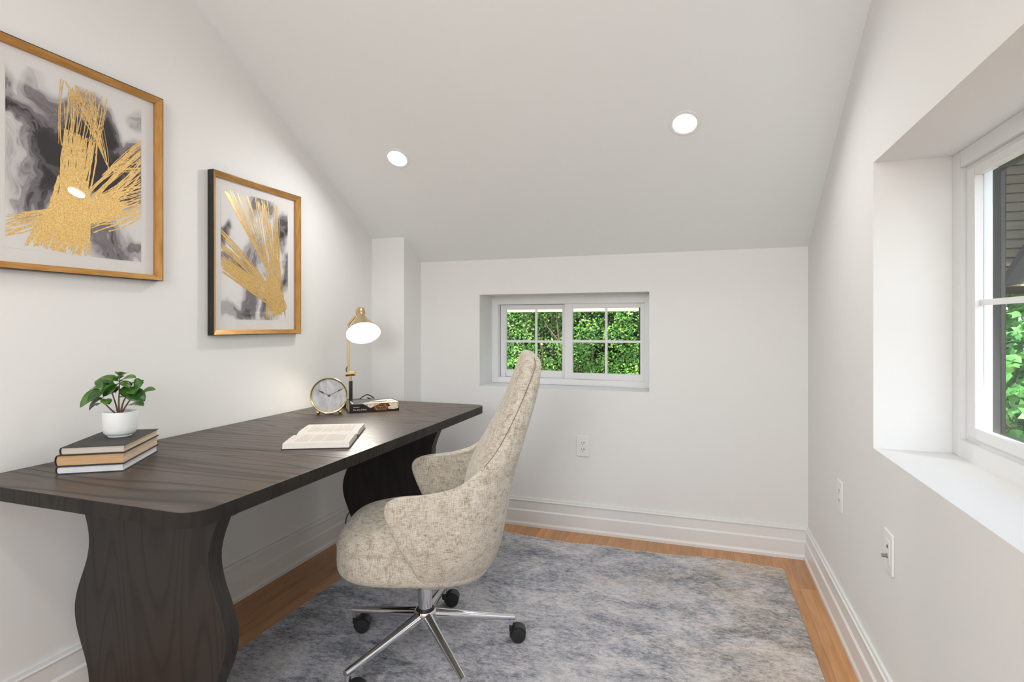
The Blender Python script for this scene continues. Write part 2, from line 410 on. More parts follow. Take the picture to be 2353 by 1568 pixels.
m = MB(); slab(m, Pf, -.724, -.316, .868, 1.265, .028, .032); m.build('glass_pane', M_GLASS, sro)
m = MB(); slab(m, Pf, -.330, -.316, .868, 1.265, .046, .085); m.build('screen_frame', M_BLACK, w1)

Pr = lambda y, d, z: (R+RD+d, y, z)
w2 = thing('window_2', 'large white window in the deep recess of the right wall', 'window', (R+RD, 1.38, RZ0)); w2['kind'] = 'structure'
m = MB(); ring(m, Pr, RY0, RY1, RZ0, RZ1, .052, .052, .052, .048, 0, .09); m.build('window_frame', M_VINYL, w2, .002)
m = MB(); ring(m, Pr, RY0+.052, RY1-.052, RZ0+.052, RZ1-.048, .03, .018, .014, .014, .014, .05); m.build('track', M_VINYL, w2, .0015)
for (a, b, dd) in ((1.36, RY1-.075, .008), (RY0+.075, 1.40, .034)):
    m = MB(); ring(m, Pr, a, b, RZ0+.066, RZ1-.062, .045, .045, .03, .026, dd, dd+.022); o = m.build('sash', M_VINYL, w2, .002)
    z0, z1 = RZ0+.096, RZ1-.088
    m = MB(); slab(m, Pr, a+.045, b-.045, 1.214, 1.230, dd+.012, dd+.018)
    ym = (a+b)/2; slab(m, Pr, ym-.008, ym+.008, z0, z1, dd+.012, dd+.017); m.build('muntin', M_VINYL, o)
    m = MB(); slab(m, Pr, a+.045, b-.045, z0, z1, dd+.020, dd+.024); m.build('glass_pane', M_GLASS, o)
m = MB(); ring(m, Pr, RY0+.06, 1.885, RZ0+.078, RZ1-.072, .05, .045, .010, .010, .058, .070); m.build('exterior_frame', M_BLACK, w2, .002)

w3 = thing('fill_window', 'unseen white window added behind the camera for fill light', 'window', (-.2, YB, 1.13)); w3['kind'] = 'structure'  # unseen window, added as an opening for the fill light
m = MB(); ring(m, lambda x, d, z: (x, YB-.06-d, z), -.74, .34, 1.13, 2.27, .05, .05, .05, .05, 0, .06); m.build('window_frame', M_VINYL, w3, .002)

# ------------------------------------------------------------------ wall plates
def outlet(name, label, M, coax=False):
    o = thing(name, label, 'outlet' if not coax else 'wall plate', M.translation)
    ROT[o.name] = False
    m = MB(); m.box((-.036, 0, -.0575), (.036, .0062, .0575), 0, M); m.build('cover_plate', M_PLASTIC, o, .0022, 3)
    m = MB(); m.box((-.0165, .005, -.0335), (.0165, .0074, .0335), 0, M); ins = m.build('insert', M_PLASTIC, o, .0006)
    m = MB()
    if not coax:
        for zc in (.0155, -.0215):
            m.box((.0045, .0072, zc+.001), (.0065, .0077, zc+.009), 0, M)
            m.box((-.0075, .0072, zc+.0), (-.005, .0077, zc+.009), 0, M); m.box((-.012, .0072, zc+.0035), (-.0075, .0077, zc+.0055), 0, M)
            m.lathe([(.0026, .0071), (.0026, .0077)], M@Matrix.Translation((-.0, 0, zc-.006))@Matrix.Rotation(-PI/2, 4, 'X'), 14, 0, False)
        m.build('slots', M_DARKSLOT, ins)
    else:
        m.box((-.005, .0072, .010), (.005, .0077, .019), 0, M); m.build('jack', M_DARKSLOT, ins)
        m = MB(); Q = M@Matrix.Translation((0, 0, -.012))@Matrix.Rotation(-PI/2, 4, 'X')
        m.lathe([(.0065, .007), (.0065, .010), (.0048, .0101), (.0048, .021), (.003, .0211)], Q, 16, 0, True)
        m.build('coaxial_connector', mat('nickel', (.35, .32, .28), .3, 1.), o)
    return o
# local frame: x along the wall, y out of the wall, z up
outlet('power_outlet', 'white electrical outlet on the end wall below the small window', Matrix.Translation((-.6115, D, .4815))@Matrix.Rotation(PI, 4, 'Z'))
MR = lambda y, z: Matrix.Translation((R, y, z))@Matrix.Rotation(PI/2, 4, 'Z')
outlet('power_outlet', 'white electrical outlet on the right wall, nearer the corner', MR(2.389, .510))
outlet('cable_wall_plate', 'white wall plate with metal coaxial connector under the large window', MR(1.822, .5165), True)
m = MB(); m.lathe([(.031, 0), (.031, .0012), (.029, .0022)], Matrix.Translation((-1.548, D, 1.314))@Matrix.Rotation(PI/2, 4, 'X'), 40, 0, False)
tag(m.build('cover_plate', M_WALL, loc=(-1.548, D, 1.314)), 'faint round painted-over blank plate on the end wall left of the window', 'wall plate')

# ------------------------------------------------------------------ ceiling lights
def downlight(x, y, label, group=None):
    sl = y > YR; z = roof(y) if sl else ZF
    n = -NRM if sl else Vector((0, 0, -1)); M = Matrix.Translation((x, y, z))@n.to_track_quat('Z', 'Y').to_matrix().to_4x4()
    o = thing('recessed_downlight', label, 'ceiling light', (x, y, z), group)
    m = MB(); m.lathe([(.062, 0), (.062, .002), (.058, .004), (.048, .0035), (.046, .001), (.046, 0)], M, 48, 0, True, False, False); m.build('trim_ring', M_PLASTIC, o)
    m = MB(); m.lathe([(.047, .0006), (.046, .0022), (.02, .0035), (.001, .0036)], M, 48, 0, True); m.build('lens', M_LENS, o)
    lo = light('downlight_lamp', 'AREA', Vector((x, y, z))+n*.012, LAMP_E, (1, .985, .96), n, shape='DISK', size=.09)
    lo.data.spread = math.radians(165)
    lo.parent = o; lo.location = n*.012
lab = ['round recessed ceiling light above the small window, right one', 'round recessed ceiling light nearer the desk wall, left one']
for i, (x, y) in enumerate(downlight_positions()):
    downlight(x, y, lab[i] if i < 2 else 'round recessed ceiling light behind the camera', None if i < 2 else 'ceiling lights behind the camera')

# ------------------------------------------------------------------ pictures
def fbm(x, y, o=4, s=0.):
    return sum(noise.noise(Vector((x*2**k, y*2**k, s+k*3.7)))/2**k for k in range(o))
def art(name, label, y0, y1, z0, z1, ay0, ay1, az0, az1, blobs, strokes, seed, loc):
    o = thing(name, label, 'picture', loc)
    X0, X1 = -L+.0005, -1.816
    dp = X1-X0
    # black outer box frame: four mitred sides
    def side(a, b, c, d, x0, x1, mb, mi=0):
        pass
    def fr(nm, mtl, ins0, ins1, xb, xf_out, xf_in):
        mb = MB()
        out = [(y0+ins0, z0+ins0), (y1-ins0, z0+ins0), (y1-ins0, z1-ins0), (y0+ins0, z1-ins0)]
        inn = [(y0+ins1, z0+ins1), (y1-ins1, z0+ins1), (y1-ins1, z1-ins1), (y0+ins1, z1-ins1)]
        for i in range(4):
            j = (i+1) % 4; (a, b), (c, d) = out[i], out[j]; (e, f), (g, h) = inn[i], inn[j]
            mb.loops([[(xb, a, b), (xf_out, a, b), (xf_in, e, f), (xb, e, f)], [(xb, c, d), (xf_out, c, d), (xf_in, g, h), (xb, g, h)]], 0, False)
        return mb.build(nm, mtl, o)
    fr('outer_frame', M_BLACKFRAME, 0, .0025, X0, X1, X1)
    fr('gold_lip', M_GOLDFRAME, .0026, .021, X0+.006, X1+.0005, X1-.011)
    mb = MB(); mb.box((X0+.004, y0+.012, z0+.012), (X0+.007, y1-.012, z1-.012)); mb.build('mat_board', M_MAT, o)
    # the print: ink wash in a colour attribute, foil strokes just proud of the paper
    ny, nz = 250, 320; xp = X0+.0076; rnd = random.Random(seed)
    vs = []; cols = []
    for j in range(nz+1):
        for i in range(ny+1):
            u, v = i/ny, j/nz; vs.append((xp, ay0+(ay1-ay0)*u, az0+(az1-az0)*v))
            wx = fbm(u*2.3, v*2.3, 4, seed)*.16; wy = fbm(u*2.3+7, v*2.3+3, 4, seed+5)*.16
            d = 0
            for (bu, bv, ru, rv, s) in blobs:
                q = ((u+wx-bu)/ru)**2+((v+wy-bv)/rv)**2; d += s*math.exp(-q*q*.8)
            n1 = fbm(u*4+wx*9, v*4+wy*9, 5, seed+11); d = d*(.85+.75*n1)
            edge = 1-abs(((d*3.1+n1*.8) % 1)-.5)*2; d += .22*edge**3*min(1, max(0, d*3))
            d = min(1, max(0, d)); c1 = (.80, .79, .785); c2 = (.27, .25, .265); c3 = (.045, .04, .044)
            if d < .5: t = d/.5; c = [a+(b-a)*t for a, b in zip(c1, c2)]
            else: t = (d-.5)/.5; c = [a+(b-a)*t for a, b in zip(c2, c3)]
            cols.append(c)
    fs = [(j*(ny+1)+i, j*(ny+1)+i+1, (j+1)*(ny+1)+i+1, (j+1)*(ny+1)+i) for j in range(nz) for i in range(ny)]
    mb = MB(); mb.add(vs, fs, 0); nv = len(vs)
    xg = xp+.0004
    def clipu(p): return (min(1, max(0, p[0])), min(1, max(0, p[1])))
    for (s0, s1, e0, e1, cnt, wd, jit) in strokes:
        for k in range(cnt):
            a = rnd.random(); b = min(1, max(0, a+rnd.gauss(0, jit)))
            p = (s0[0]+(s1[0]-s0[0])*a, s0[1]+(s1[1]-s0[1])*a); q = (e0[0]+(e1[0]-e0[0])*b, e0[1]+(e1[1]-e0[1])*b)
            t0 = rnd.random()**3*.35; t1 = 1-rnd.random()**3*.3; nseg = 14; ww = wd*rnd.uniform(.5, 1.4)
            dx, dy = q[0]-p[0], (q[1]-p[1])*1.34; ln = math.hypot(dx, dy) or 1; nx_, ny_ = -dy/ln, dx/ln/1.34
            pts = []
            bow = rnd.gauss(0, .012)
            for i in range(nseg+1):
                t = t0+(t1-t0)*i/nseg; bb = bow*math.sin(PI*t)+noise.noise(Vector((t*9, k*1.7, seed)))*.004
                w_ = ww*(.6+.6*abs(noise.noise(Vector((t*23, k*3.1, seed+2)))))
                cx, cy = p[0]+(q[0]-p[0])*t+nx_*bb, p[1]+(q[1]-p[1])*t+ny_*bb
                pts.append((clipu((cx+nx_*w_, cy+ny_*w_)), clipu((cx-nx_*w_, cy-ny_*w_)), xg+rnd.random()*.0002))
            V = [(x_, ay0+(ay1-ay0)*c_[0], az0+(az1-az0)*c_[1]) for a_, b_, x_ in pts for c_ in (a_, b_)]
            F = [(2*i, 2*i+1, 2*i+3, 2*i+2) for i in range(nseg)]
            mb.add(V, F, 1)
    pr = mb.build('art_print', [M_INK, M_GOLD], o, merge=False)
    ca = pr.data.color_attributes.new('ink', 'FLOAT_COLOR', 'POINT'); n_all = len(pr.data.vertices)
    arr = np.ones((n_all, 4), dtype=np.float32); arr[:nv, :3] = np.array(cols); ca.data.foreach_set('color', arr.ravel())
    mb = MB(); mb.box((X0+.0160, y0+.012, z0+.012), (X0+.0175, y1-.012, z1-.012)); mb.build('glass_pane', M_PICGLASS, o)
    return o
art('framed_art', 'larger gold and black framed abstract at the left edge above the books', .939, 1.468, 1.317, 1.970, 1.005, 1.402, 1.379, 1.911,
    [(.16, .70, .26, .10, .95), (.30, .90, .14, .10, .6), (.02, .80, .1, .14, .5), (.28, .50, .26, .20, .62), (.22, .40, .16, .12, .4), (.66, .62, .16, .22, .95), (.62, .86, .12, .1, .6), (.84, .42, .22, .14, .8),
     (.94, .62, .1, .1, .5), (.72, .08, .2, .12, .62), (.95, .02, .12, .05, .4), (.97, .90, .08, .08, .35), (.35, .32, .14, .1, .4), (.5, .7, .2, .2, .5)],
    [((.35, 1.), (.74, .99), (.34, .62), (.62, .60), 36, .0042, .12), ((.37, 1.), (.60, .98), (.60, .75), (.72, .55), 24, .004, .3), ((.38, .72), (.64, .70), (.34, .36), (.56, .36), 62, .0062, .10),
     ((.34, .45), (.56, .45), (.22, .06), (.56, .06), 84, .0075, .12), ((.24, .22), (.60, .30), (.12, .02), (.50, .0), 56, .009, .15), ((.45, .15), (.62, .36), (.80, .28), (.88, .36), 60, .008, .15),
     ((.30, .18), (.5, .30), (0, .06), (0, .17), 26, .0045, .15), ((.55, .40), (.60, .20), (1.0, .82), (1.0, .52), 48, .0045, .10), ((.5, .32), (.6, .14), (1.0, .50), (1.0, .30), 40, .005, .12),
     ((.72, .56), (.66, .50), (1., .60), (1., .80), 16, .004, .2), ((.50, .12), (.56, .12), (.50, 0), (.56, 0), 8, .003, .1)],
    3, (-L, 1.2035, 1.317))
art('framed_art', 'smaller gold and black framed abstract beside the desk lamp', 1.683, 2.191, 1.119, 1.779, 1.740, 2.125, 1.184, 1.721,
    [(.36, .50, .16, .16, .55), (.62, .42, .14, .1, .4), (.55, .9, .18, .12, .5), (.95, .80, .14, .16, .85), (.88, .62, .12, .1, .6), (.03, .66, .07, .06, .7), (.12, .50, .14, .05, .6), (.36, .13, .16, .14, .75),
     (.42, .32, .12, .1, .5), (1.0, .34, .08, .12, .95), (.9, .45, .1, .08, .4), (.12, .05, .12, .06, .4), (.72, .2, .1, .2, .5)],
    [((.03, 1.), (.38, .99), (.58, .50), (.74, .36), 22, .0030, .12), ((.04, .98), (.1, .97), (.68, .40), (.72, .36), 10, .005, .3), ((.47, 1.), (.72, .99), (.66, .40), (.86, .40), 30, .0042, .2),
     ((.74, .99), (.86, .97), (.74, .40), (.88, .40), 20, .004, .2), ((.62, .52), (.86, .52), (.64, .06), (.95, .04), 46, .006, .14), ((.0, .70), (.0, .40), (.62, .34), (.74, .14), 46, .0048, .10),
     ((.0, .46), (.02, .36), (.55, .30), (.70, .12), 40, .008, .15), ((.58, .30), (.78, .40), (.78, .02), (1., .10), 80, .009, .14), ((.64, .12), (.98, .14), (.64, .0), (.98, .0), 16, .004, .1)],
    9, (-L, 1.937, 1.119))

# ------------------------------------------------------------------ rug
RZ = .0002
def rug():
    o = thing('area_rug', 'distressed grey, blue and beige area rug under the desk and chair', 'rug', (-.58, 1.5, RZ))
    x0, x1, y0, y1 = -1.545, .387, .12, 2.874
    def top(x): return y1+.012*math.sin(x*5.1+1)+.009*math.sin(x*11+.4)+.004*math.sin(x*23)
    def rt(y): return x1+.003*math.sin(y*4)
    nx, ny = 110, 60; vs = []; 
    for k, z in ((0, RZ), (1, .0095)):
        for j in range(ny+1):
            for i in range(nx+1):
                u, v = i/nx, j/ny; x = x0+(x1-x0)*u; x_ = x0+(rt(y0+(y1-y0)*v)-x0)*u; y = y0+(top(x)-y0)*v
                zz = z
                if k and (i in (0, nx) or j in (0, ny)): zz = z-.003
                vs.append((x_, y, zz))
    n = (nx+1)*(ny+1); fs = []
    for j in range(ny):
        for i in range(nx):
            a = j*(nx+1)+i; q = (a, a+1, a+nx+2, a+nx+1); fs.append(tuple(t+n for t in q)); fs.append(q[::-1])
    bd = [i for i in range(nx+1)]+[j*(nx+1)+nx for j in range(1, ny+1)]+[ny*(nx+1)+i for i in range(nx-1, -1, -1)]+[j*(nx+1) for j in range(ny-1, 0, -1)]
    for a, b in zip(bd, bd[1:]+bd[:1]): fs.append((a, b, b+n, a+n))
    m = MB(); m.add(vs, fs, 0, False); m.build('pile', M_RUG, o)
    m = MB(); x = x0+.004
    while x < x1-.004:
        y = top(x)-.002; dx = R_.gauss(0, .0025); l = R_.uniform(.012, .021); wv = .0032
        m.add([(x-wv, y, .007), (x+wv, y, .007), (x+wv+dx, y+l, .0022), (x-wv+dx, y+l, .0022), (x-wv, y, RZ), (x+wv, y, RZ), (x+wv+dx, y+l, RZ), (x-wv+dx, y+l, RZ)],
              [(0, 1, 2, 3), (4, 7, 6, 5), (0, 4, 5, 1), (1, 5, 6, 2), (2, 6, 7, 3), (3, 7, 4, 0)]); x += R_.uniform(.0055, .008)
    m.build('fringe', M_FRINGE, o)['kind'] = 'stuff'
rug()
RT = .0095                                                # rug surface

# ------------------------------------------------------------------ desk
DX0, DX1, DY0, DY1, DT, DZ = -1.832, -1.032, .903, 2.632, .036, .75
def desk():
    o = thing('desk', 'long dark-stained wooden desk with curvy panel legs along the left wall', 'desk', (-1.432, 1.765, RT))
    def rr(x0, x1, y0, y1, rad, corners):
        pts = []
        for (cx, cy, a0, use) in ((x1-rad, y0+rad, -90, corners[0]), (x1-rad, y1-rad, 0, corners[1]), (x0+rad, y1-rad, 90, corners[2]), (x0+rad, y0+rad, 180, corners[3])):
            if use: pts += [(cx+rad*math.cos(math.radians(a0+10*k)), cy+rad*math.sin(math.radians(a0+10*k))) for k in range(10)]
            else:
                sx = 1 if cx > (x0+x1)/2 else -1; sy = 1 if cy > (y0+y1)/2 else -1; pts.append((cx+sx*rad, cy+sy*rad))
        return pts
    s1, s2 = 1.438, 2.099; g = .0006
    for a, b, c in ((DY0, s1-g, (1, 0, 0, 1)), (s1+g, s2-g, (0, 0, 0, 0)), (s2+g, DY1, (0, 1, 1, 0))):
        m = MB(); m.prism([(x, y, DZ-DT) for x, y in rr(DX0, DX1, a, b, .055, c)], (0, 0, DT)); t = m.build('tabletop_panel', [M_WOODTOP, M_WOODEDGE], o, .0012, 2)
        for p in t.data.polygons:
            if abs(p.normal.z) < .5: p.material_index = 1
    cx = -1.435
    def half(z): return .2515+.0295*math.cos(2*PI*(z-.335)/.41)
    zs = [RT+(DZ-DT-RT)*i/48 for i in range(49)]
    def panel(y, th, z0=RT, z1=DZ-DT, inset=0.):
        zz = [z for z in [z0+(z1-z0)*i/48 for i in range(49)]]
        poly = [(cx+half(z)-inset, y, z) for z in zz]+[(cx-half(z)+inset, y, z) for z in reversed(zz)]
        m = MB(); m.prism(poly, (0, th, 0), 0, True); return m
    for y, blk in ((1.107, 1.107+.045), (2.380, 2.380-.020)):
        p = panel(y, .045).build('leg_panel', M_WOODLEG, o, .001)
        panel(blk, .020, .648, DZ-DT, .002).build('mounting_block', M_WOODLEG, p)
desk()

# ------------------------------------------------------------------ chair
def chair():
    C = Vector((-.905, 1.728, RT)); ang = math.radians(200)
    # local u = forward (towards the desk), v = to the chair's side away from the camera
    F = Vector((math.cos(ang), math.sin(ang), 0)); V = Vector((math.sin(ang), -math.cos(ang), 0))
    W = lambda u, v, z: Vector((C.x, C.y, 0))+F*u+V*v+Vector((0, 0, z))
    o = thing('office_chair', 'cream tweed high-backed swivel chair on a chrome wheeled base', 'chair', C)
    rows = [(.298,.03,-.07,-.03), (.300,.10,-.12,-.025), (.307,.165,-.165,-.02), (.328,.202,-.205,-.022), (.360,.224,-.238,-.012), (.40,.240,-.256,.006), (.45,.252,-.268,.03), (.50,.259,-.277,.052),
            (.55,.264,-.286,.074), (.585,.267,-.292,.088), (.61,.268,-.296,.092), (.63,.268,-.299,.084), (.642,.268,-.301,.064), (.649,.268,-.303,.035), (.654,.267,-.304,-.01), (.660,.266,-.306,-.06), (.669,.265,-.309,-.10), (.682,.262,-.312,-.140),
            (.70,.257,-.316,-.172), (.73,.249,-.323,-.210), (.77,.240,-.335,-.245), (.83,.228,-.353,-.283), (.90,.212,-.374,-.318), (.96,.197,-.389,-.345), (1.01,.178,-.397,-.366), (1.035,.158,-.397,-.374), (1.052,.128,-.391,-.371), (1.064,.085,-.380,-.362), (1.069,.045,-.369,-.354), (1.0705,.02,-.364,-.355)]
    rows = [(z-(.008 if .5 <= z < .70 else .004 if .7 <= z < .78 else 0), Wd*(1.05 if .42 < z < .67 else 1.03 if .35 < z < .74 else 1), B, uf) for z, Wd, B, uf in rows]
    NC = 56
    def ucurve(Wd, B, uf, n=NC, rmax=.17):
        d = max(uf-B, .004); r = min(rmax, d*.98, Wd*.95); P = []
        # from near (-v) front end round the back to the far front end
        segs = []
        P.append((uf, -Wd)); P.append((B+r, -Wd))
        for k in range(1, 12): a = PI/2*k/12; P.append((B+r-r*math.sin(a), -Wd+r-r*math.cos(a)))
        P.append((B, -Wd+r)); P.append((B, Wd-r))
        for k in range(1, 12): a = PI/2*k/12; P.append((B+r-r*math.cos(a), Wd-r+r*math.sin(a)))
        P.append((B+r, Wd)); P.append((uf, Wd))
        ds = [0]
        for a, b in zip(P, P[1:]): ds.append(ds[-1]+math.hypot(a[0]-b[0], a[1]-b[1]))
        out = []; j = 0
        for i in range(n+1):
            t = ds[-1]*i/n
            while j < len(ds)-2 and ds[j+1] < t: j += 1
            f = (t-ds[j])/max(ds[j+1]-ds[j], 1e-9); out.append((P[j][0]+(P[j+1][0]-P[j][0])*f, P[j][1]+(P[j+1][1]-P[j][1])*f))
        return out
    m = MB(); m.loops([[W(u, v, z) for u, v in ucurve(Wd, B, uf)] for z, Wd, B, uf in rows], 0, True, False, False, False)
    sh = m.build('shell', M_FABRIC, o)
    md = sh.modifiers.new('thick', 'SOLIDIFY'); md.thickness = .030; md.offset = -1; md.use_even_offset = False; md.use_rim = True
    sb = sh.modifiers.new('sub', 'SUBSURF'); sb.levels = 1; sb.render_levels = 2
    # check that the shell thickens inwards: outward normal must point to -v on the near side
    me = sh.data; best = min(me.polygons, key=lambda p: (p.center-(W(0, -.26, .55)-C)).length)
    if best.normal.dot(-V) < 0: md.offset = 1
    for sg in (-1, 1):
        pts = smooth_curve([W(uf-.003, sg*(Wd+.0006), z) for z, Wd, B, uf in rows if .70 < z < 1.062], 4)
        m = MB(); m.tube(pts, .0011, 6); m.build('edge_seam', M_SEAM, sh)
    def sup(cu, hu, hv, z, e=3., n=64, tilt=0.):
        out = []
        for k in range(n):
            a = 2*PI*k/n; c, s_ = math.cos(a), math.sin(a)
            du = hu*math.copysign(abs(c)**(2/e), c); dv = hv*math.copysign(abs(s_)**(2/e), s_)
            out.append(W(cu+du, dv, z+tilt*du))
        return out
    # back cushion: (z, back u, front u, half width)
    bk = [(z, b-.022, f, hw) for z, b, f, hw in [(.47,-.24,-.15,.20), (.50,-.250,-.135,.218), (.56,-.262,-.130,.225), (.62,-.270,-.136,.228), (.66,-.278,-.150,.230), (.70,-.286,-.166,.236), (.74,-.297,-.188,.240), (.78,-.308,-.212,.237), (.83,-.322,-.240,.226),
          (.88,-.338,-.266,.215), (.93,-.352,-.289,.204), (.98,-.366,-.306,.190), (1.02,-.372,-.320,.174), (1.040,-.370,-.327,.155), (1.055,-.364,-.334,.128), (1.0655,-.352,-.340,.092), (1.0715,-.340,-.347,.055), (1.073,-.334,-.350,.02)]]
    m = MB(); m.loops([sup((b+f)/2, (f-b)/2, hw, z, 2.9) for z, b, f, hw in bk]); bc = m.build('back_cushion', M_FABRIC, o)
    s_ = bc.modifiers.new('sub', 'SUBSURF'); s_.levels = 1; s_.render_levels = 2
    # seat cushion
    st = [(.338,.80,0), (.339,.91,0), (.345,.962,0), (.360,.992,0), (.378,.999,0), (.40,1.0,0), (.438,.995,0), (.4415,.985,0), (.445,.990,0), (.460,.972,0), (.474,.935,0), (.487,.875,0), (.498,.78,0), (.506,.64,0), (.511,.42,0), (.513,.18,0)]
    m = MB(); m.loops([sup(.026, .258*f, .233*(f if f > .9 else .5+f*.5-.05+.05*f), z, 3.2 if f > .8 else 2.5, 72, .02) for z, f, _ in st]); sc = m.build('seat', M_FABRIC, o)
    s_ = sc.modifiers.new('sub', 'SUBSURF'); s_.levels = 1; s_.render_levels = 1
    loop = sup(.026, .2565, .2320, .4415, 3.2, 90, .02); m = MB(); m.tube(loop+[loop[0]], .0022, 6); m.build('piping', M_FABRIC, sc)
    # column, hub, five spokes, five casters
    m = MB(); m.lathe([(.0245, .150), (.0245, .300)], Matrix.Translation((C.x, C.y, 0)), 40); m.build('gas_column', M_CHROME, o)
    m = MB(); m.lathe([(.0285, .140), (.0285, .171), (.026, .174), (.0248, .174)], Matrix.Translation((C.x, C.y, 0)), 40, 0, True, False, False); m.build('black_collar', M_BLACKPL, o)
    m = MB(); m.lathe([(.024, .106), (.029, .108), (.033, .118), (.038, .152), (.0375, .164), (.0335, .1675), (.0300, .164), (.0295, .14)], Matrix.Translation((C.x, C.y, 0)), 48); m.build('hub', M_CHROME, o)
    tips = [(-1.222, 1.761), (-.638, 1.903), (-.667, 1.518), (-1.02, 1.431), (-.977, 2.027)]
    a0 = sum(((math.atan2(y-C.y, x-C.x)-k) for (x, y), k in zip(tips, [math.atan2(y-C.y, x-C.x) for x, y in tips])), 0)
    base_a = math.atan2(1.903-1.728, -.638+.905)
    swivel = [(.022, .020), (.022, .008), (.018, .016), (.024, .010), (.022, .030)]
    angs = sorted([math.atan2(y-C.y, x-C.x) for x, y in tips])
    for k, (tx, ty) in enumerate(tips):
        d = Vector((tx-C.x, ty-C.y, 0)).normalized(); n = Vector((-d.y, d.x, 0)); rows_ = []
        for q in range(13):
            t = q/12; c = Vector((C.x, C.y, 0))+d*(.030+(.322-.030)*t); zc = .147-.0525*t**.95; hw = .0165-.0055*t; hh = .0195-.0100*t
            rows_.append([c+n*hw*math.cos(2*PI*j/20)*1.0+Vector((0, 0, zc+hh*math.sin(2*PI*j/20))) for j in range(20)])
        m = MB(); m.loops(rows_)
        e = Vector((C.x, C.y, 0))+d*.312
        m.cyl(e+Vector((0, 0, .070)), e+Vector((0, 0, .094)), .0098, seg=20)
        leg = m.build('base_spoke', M_CHROME, o)
        off = Vector((swivel[k][0], swivel[k][1], 0)); f = off.normalized(); ax = Vector((-f.y, f.x, 0)) 
        # wheel axis lies roughly across the view so the discs show
        wc = e+off+Vector((0, 0, RT+.0275)); m = MB()
        axd = Vector((.35, -.94, 0)).normalized() if k != 4 else Vector((.30, -.95, 0)).normalized()
        for s2 in (-1, 1):
            a = wc+axd*s2*.0045; b = wc+axd*s2*.0235; Q = Matrix.Translation(a)@(axd*s2).to_track_quat('Z', 'Y').to_matrix().to_4x4()
            m.lathe([(.012, 0), (.0265, 0), (.0275, .003), (.0275, .014), (.0255, .018), (.012, .0195), (.001, .0196)], Q, 32)
        cst = m.build('caster_wheel', M_BLACKPL, leg)
        # hood over the wheels plus stem
        m = MB(); side = Vector((axd.y, -axd.x, 0)); hr = []
        if side.dot(e-wc) < 0: side = -side
        arc = [math.radians(a) for a in range(-15, 171, 15)]
        for sgn in (-.0195, .0195):
            hr.append([wc+axd*sgn+side*.0305*math.cos(a)+Vector((0, 0, .0305*math.sin(a))) for a in arc]); 
        outer = hr; inner = [[wc+axd*sgn+side*.0285*math.cos(a)+Vector((0, 0, .0285*math.sin(a))) for a in arc] for sgn in (-.0195, .0195)]
        nn = len(arc); v = outer[0]+outer[1]+inner[0]+inner[1]; fs = []
        for i in range(nn-1):
            fs += [(i, i+1, nn+i+1, nn+i), (2*nn+i, 3*nn+i, 3*nn+i+1, 2*nn+i+1), (i, 2*nn+i, 2*nn+i+1, i+1), (nn+i, nn+i+1, 3*nn+i+1, 3*nn+i)]
        fs += [(0, nn, 3*nn, 2*nn), (nn-1, 2*nn-1+2*nn-nn*0-0 if False else 3*nn-1, 4*nn-1, 2*nn-1)]
        m.add(v, fs, 0, True); m.cyl(e+Vector((0, 0, .046)), e+Vector((0, 0, .0705)), .0085, seg=16)
        m.build('caster_hood', M_BLACKPL, leg)
chair()

# ------------------------------------------------------------------ desk things
def hardback(name, label, org, a, b, La, Lb, th, pages, z, shift=0.):
    """org = near corner opposite the spine; a = unit along the spine, b = unit from fore edge towards the spine"""
    o = thing(name, label, 'book', (org[0], org[1], z)); A = Vector((*a, 0)); B = Vector((*b, 0)); O = Vector((*org, 0))
    P = lambda s, t, h: O+A*s+B*t+Vector((0, 0, z+h))
    def bx(m, s0, s1, t0, t1, h0, h1, mi=0): m.prism([P(s0, t0, h0), P(s1, t0, h0), P(s1, t1, h0), P(s0, t1, h0)], (0, 0, h1-h0), mi)
    c = .0022
    m = MB(); bx(m, 0, La, 0, Lb-.004, 0, c); bx(m, 0, La, 0, Lb-.004, th-c, th)
    arc = [(Lb-.004+.0065*math.sin(PI*k/10), th/2-th/2*math.cos(PI*k/10)) for k in range(11)]; arc2 = [(Lb-.004+.0042*math.sin(PI*k/10), th/2-(th/2-c)*math.cos(PI*k/10)) for k in range(11)]
    poly = [P(0, t, h) for t, h in arc]+[P(0, t, h) for t, h in reversed(arc2)]; m.prism(poly, A*La, 0, True); m.build('cover', M_COVER, o, .0004)
    e = .0035; m = MB(); r = [(e, c), (e+.0012, th/2), (e, th-c)]
    arc3 = [(Lb-.005+.0040*math.sin(PI*k/8), th/2-(th/2-c)*math.cos(PI*k/8)) for k in range(9)]
    n = len(r)+len(arc3)
    poly = [P(e, t, h) for t, h in arc3]+[P(e, t, h) for t, h in reversed(r)]
    pm = pages if isinstance(pages, (list, tuple)) else [pages, pages]
    p0 = poly; p1 = [q+A*(La-2*e) for q in poly]
    m.add(p0+p1, [tuple(range(n)), tuple(range(n, 2*n))], 0); m.add(p0+p1, [(i, (i+1) % n, n+(i+1) % n, n+i) for i in range(n)], 1)
    m.build('page_block', pm, o); return o
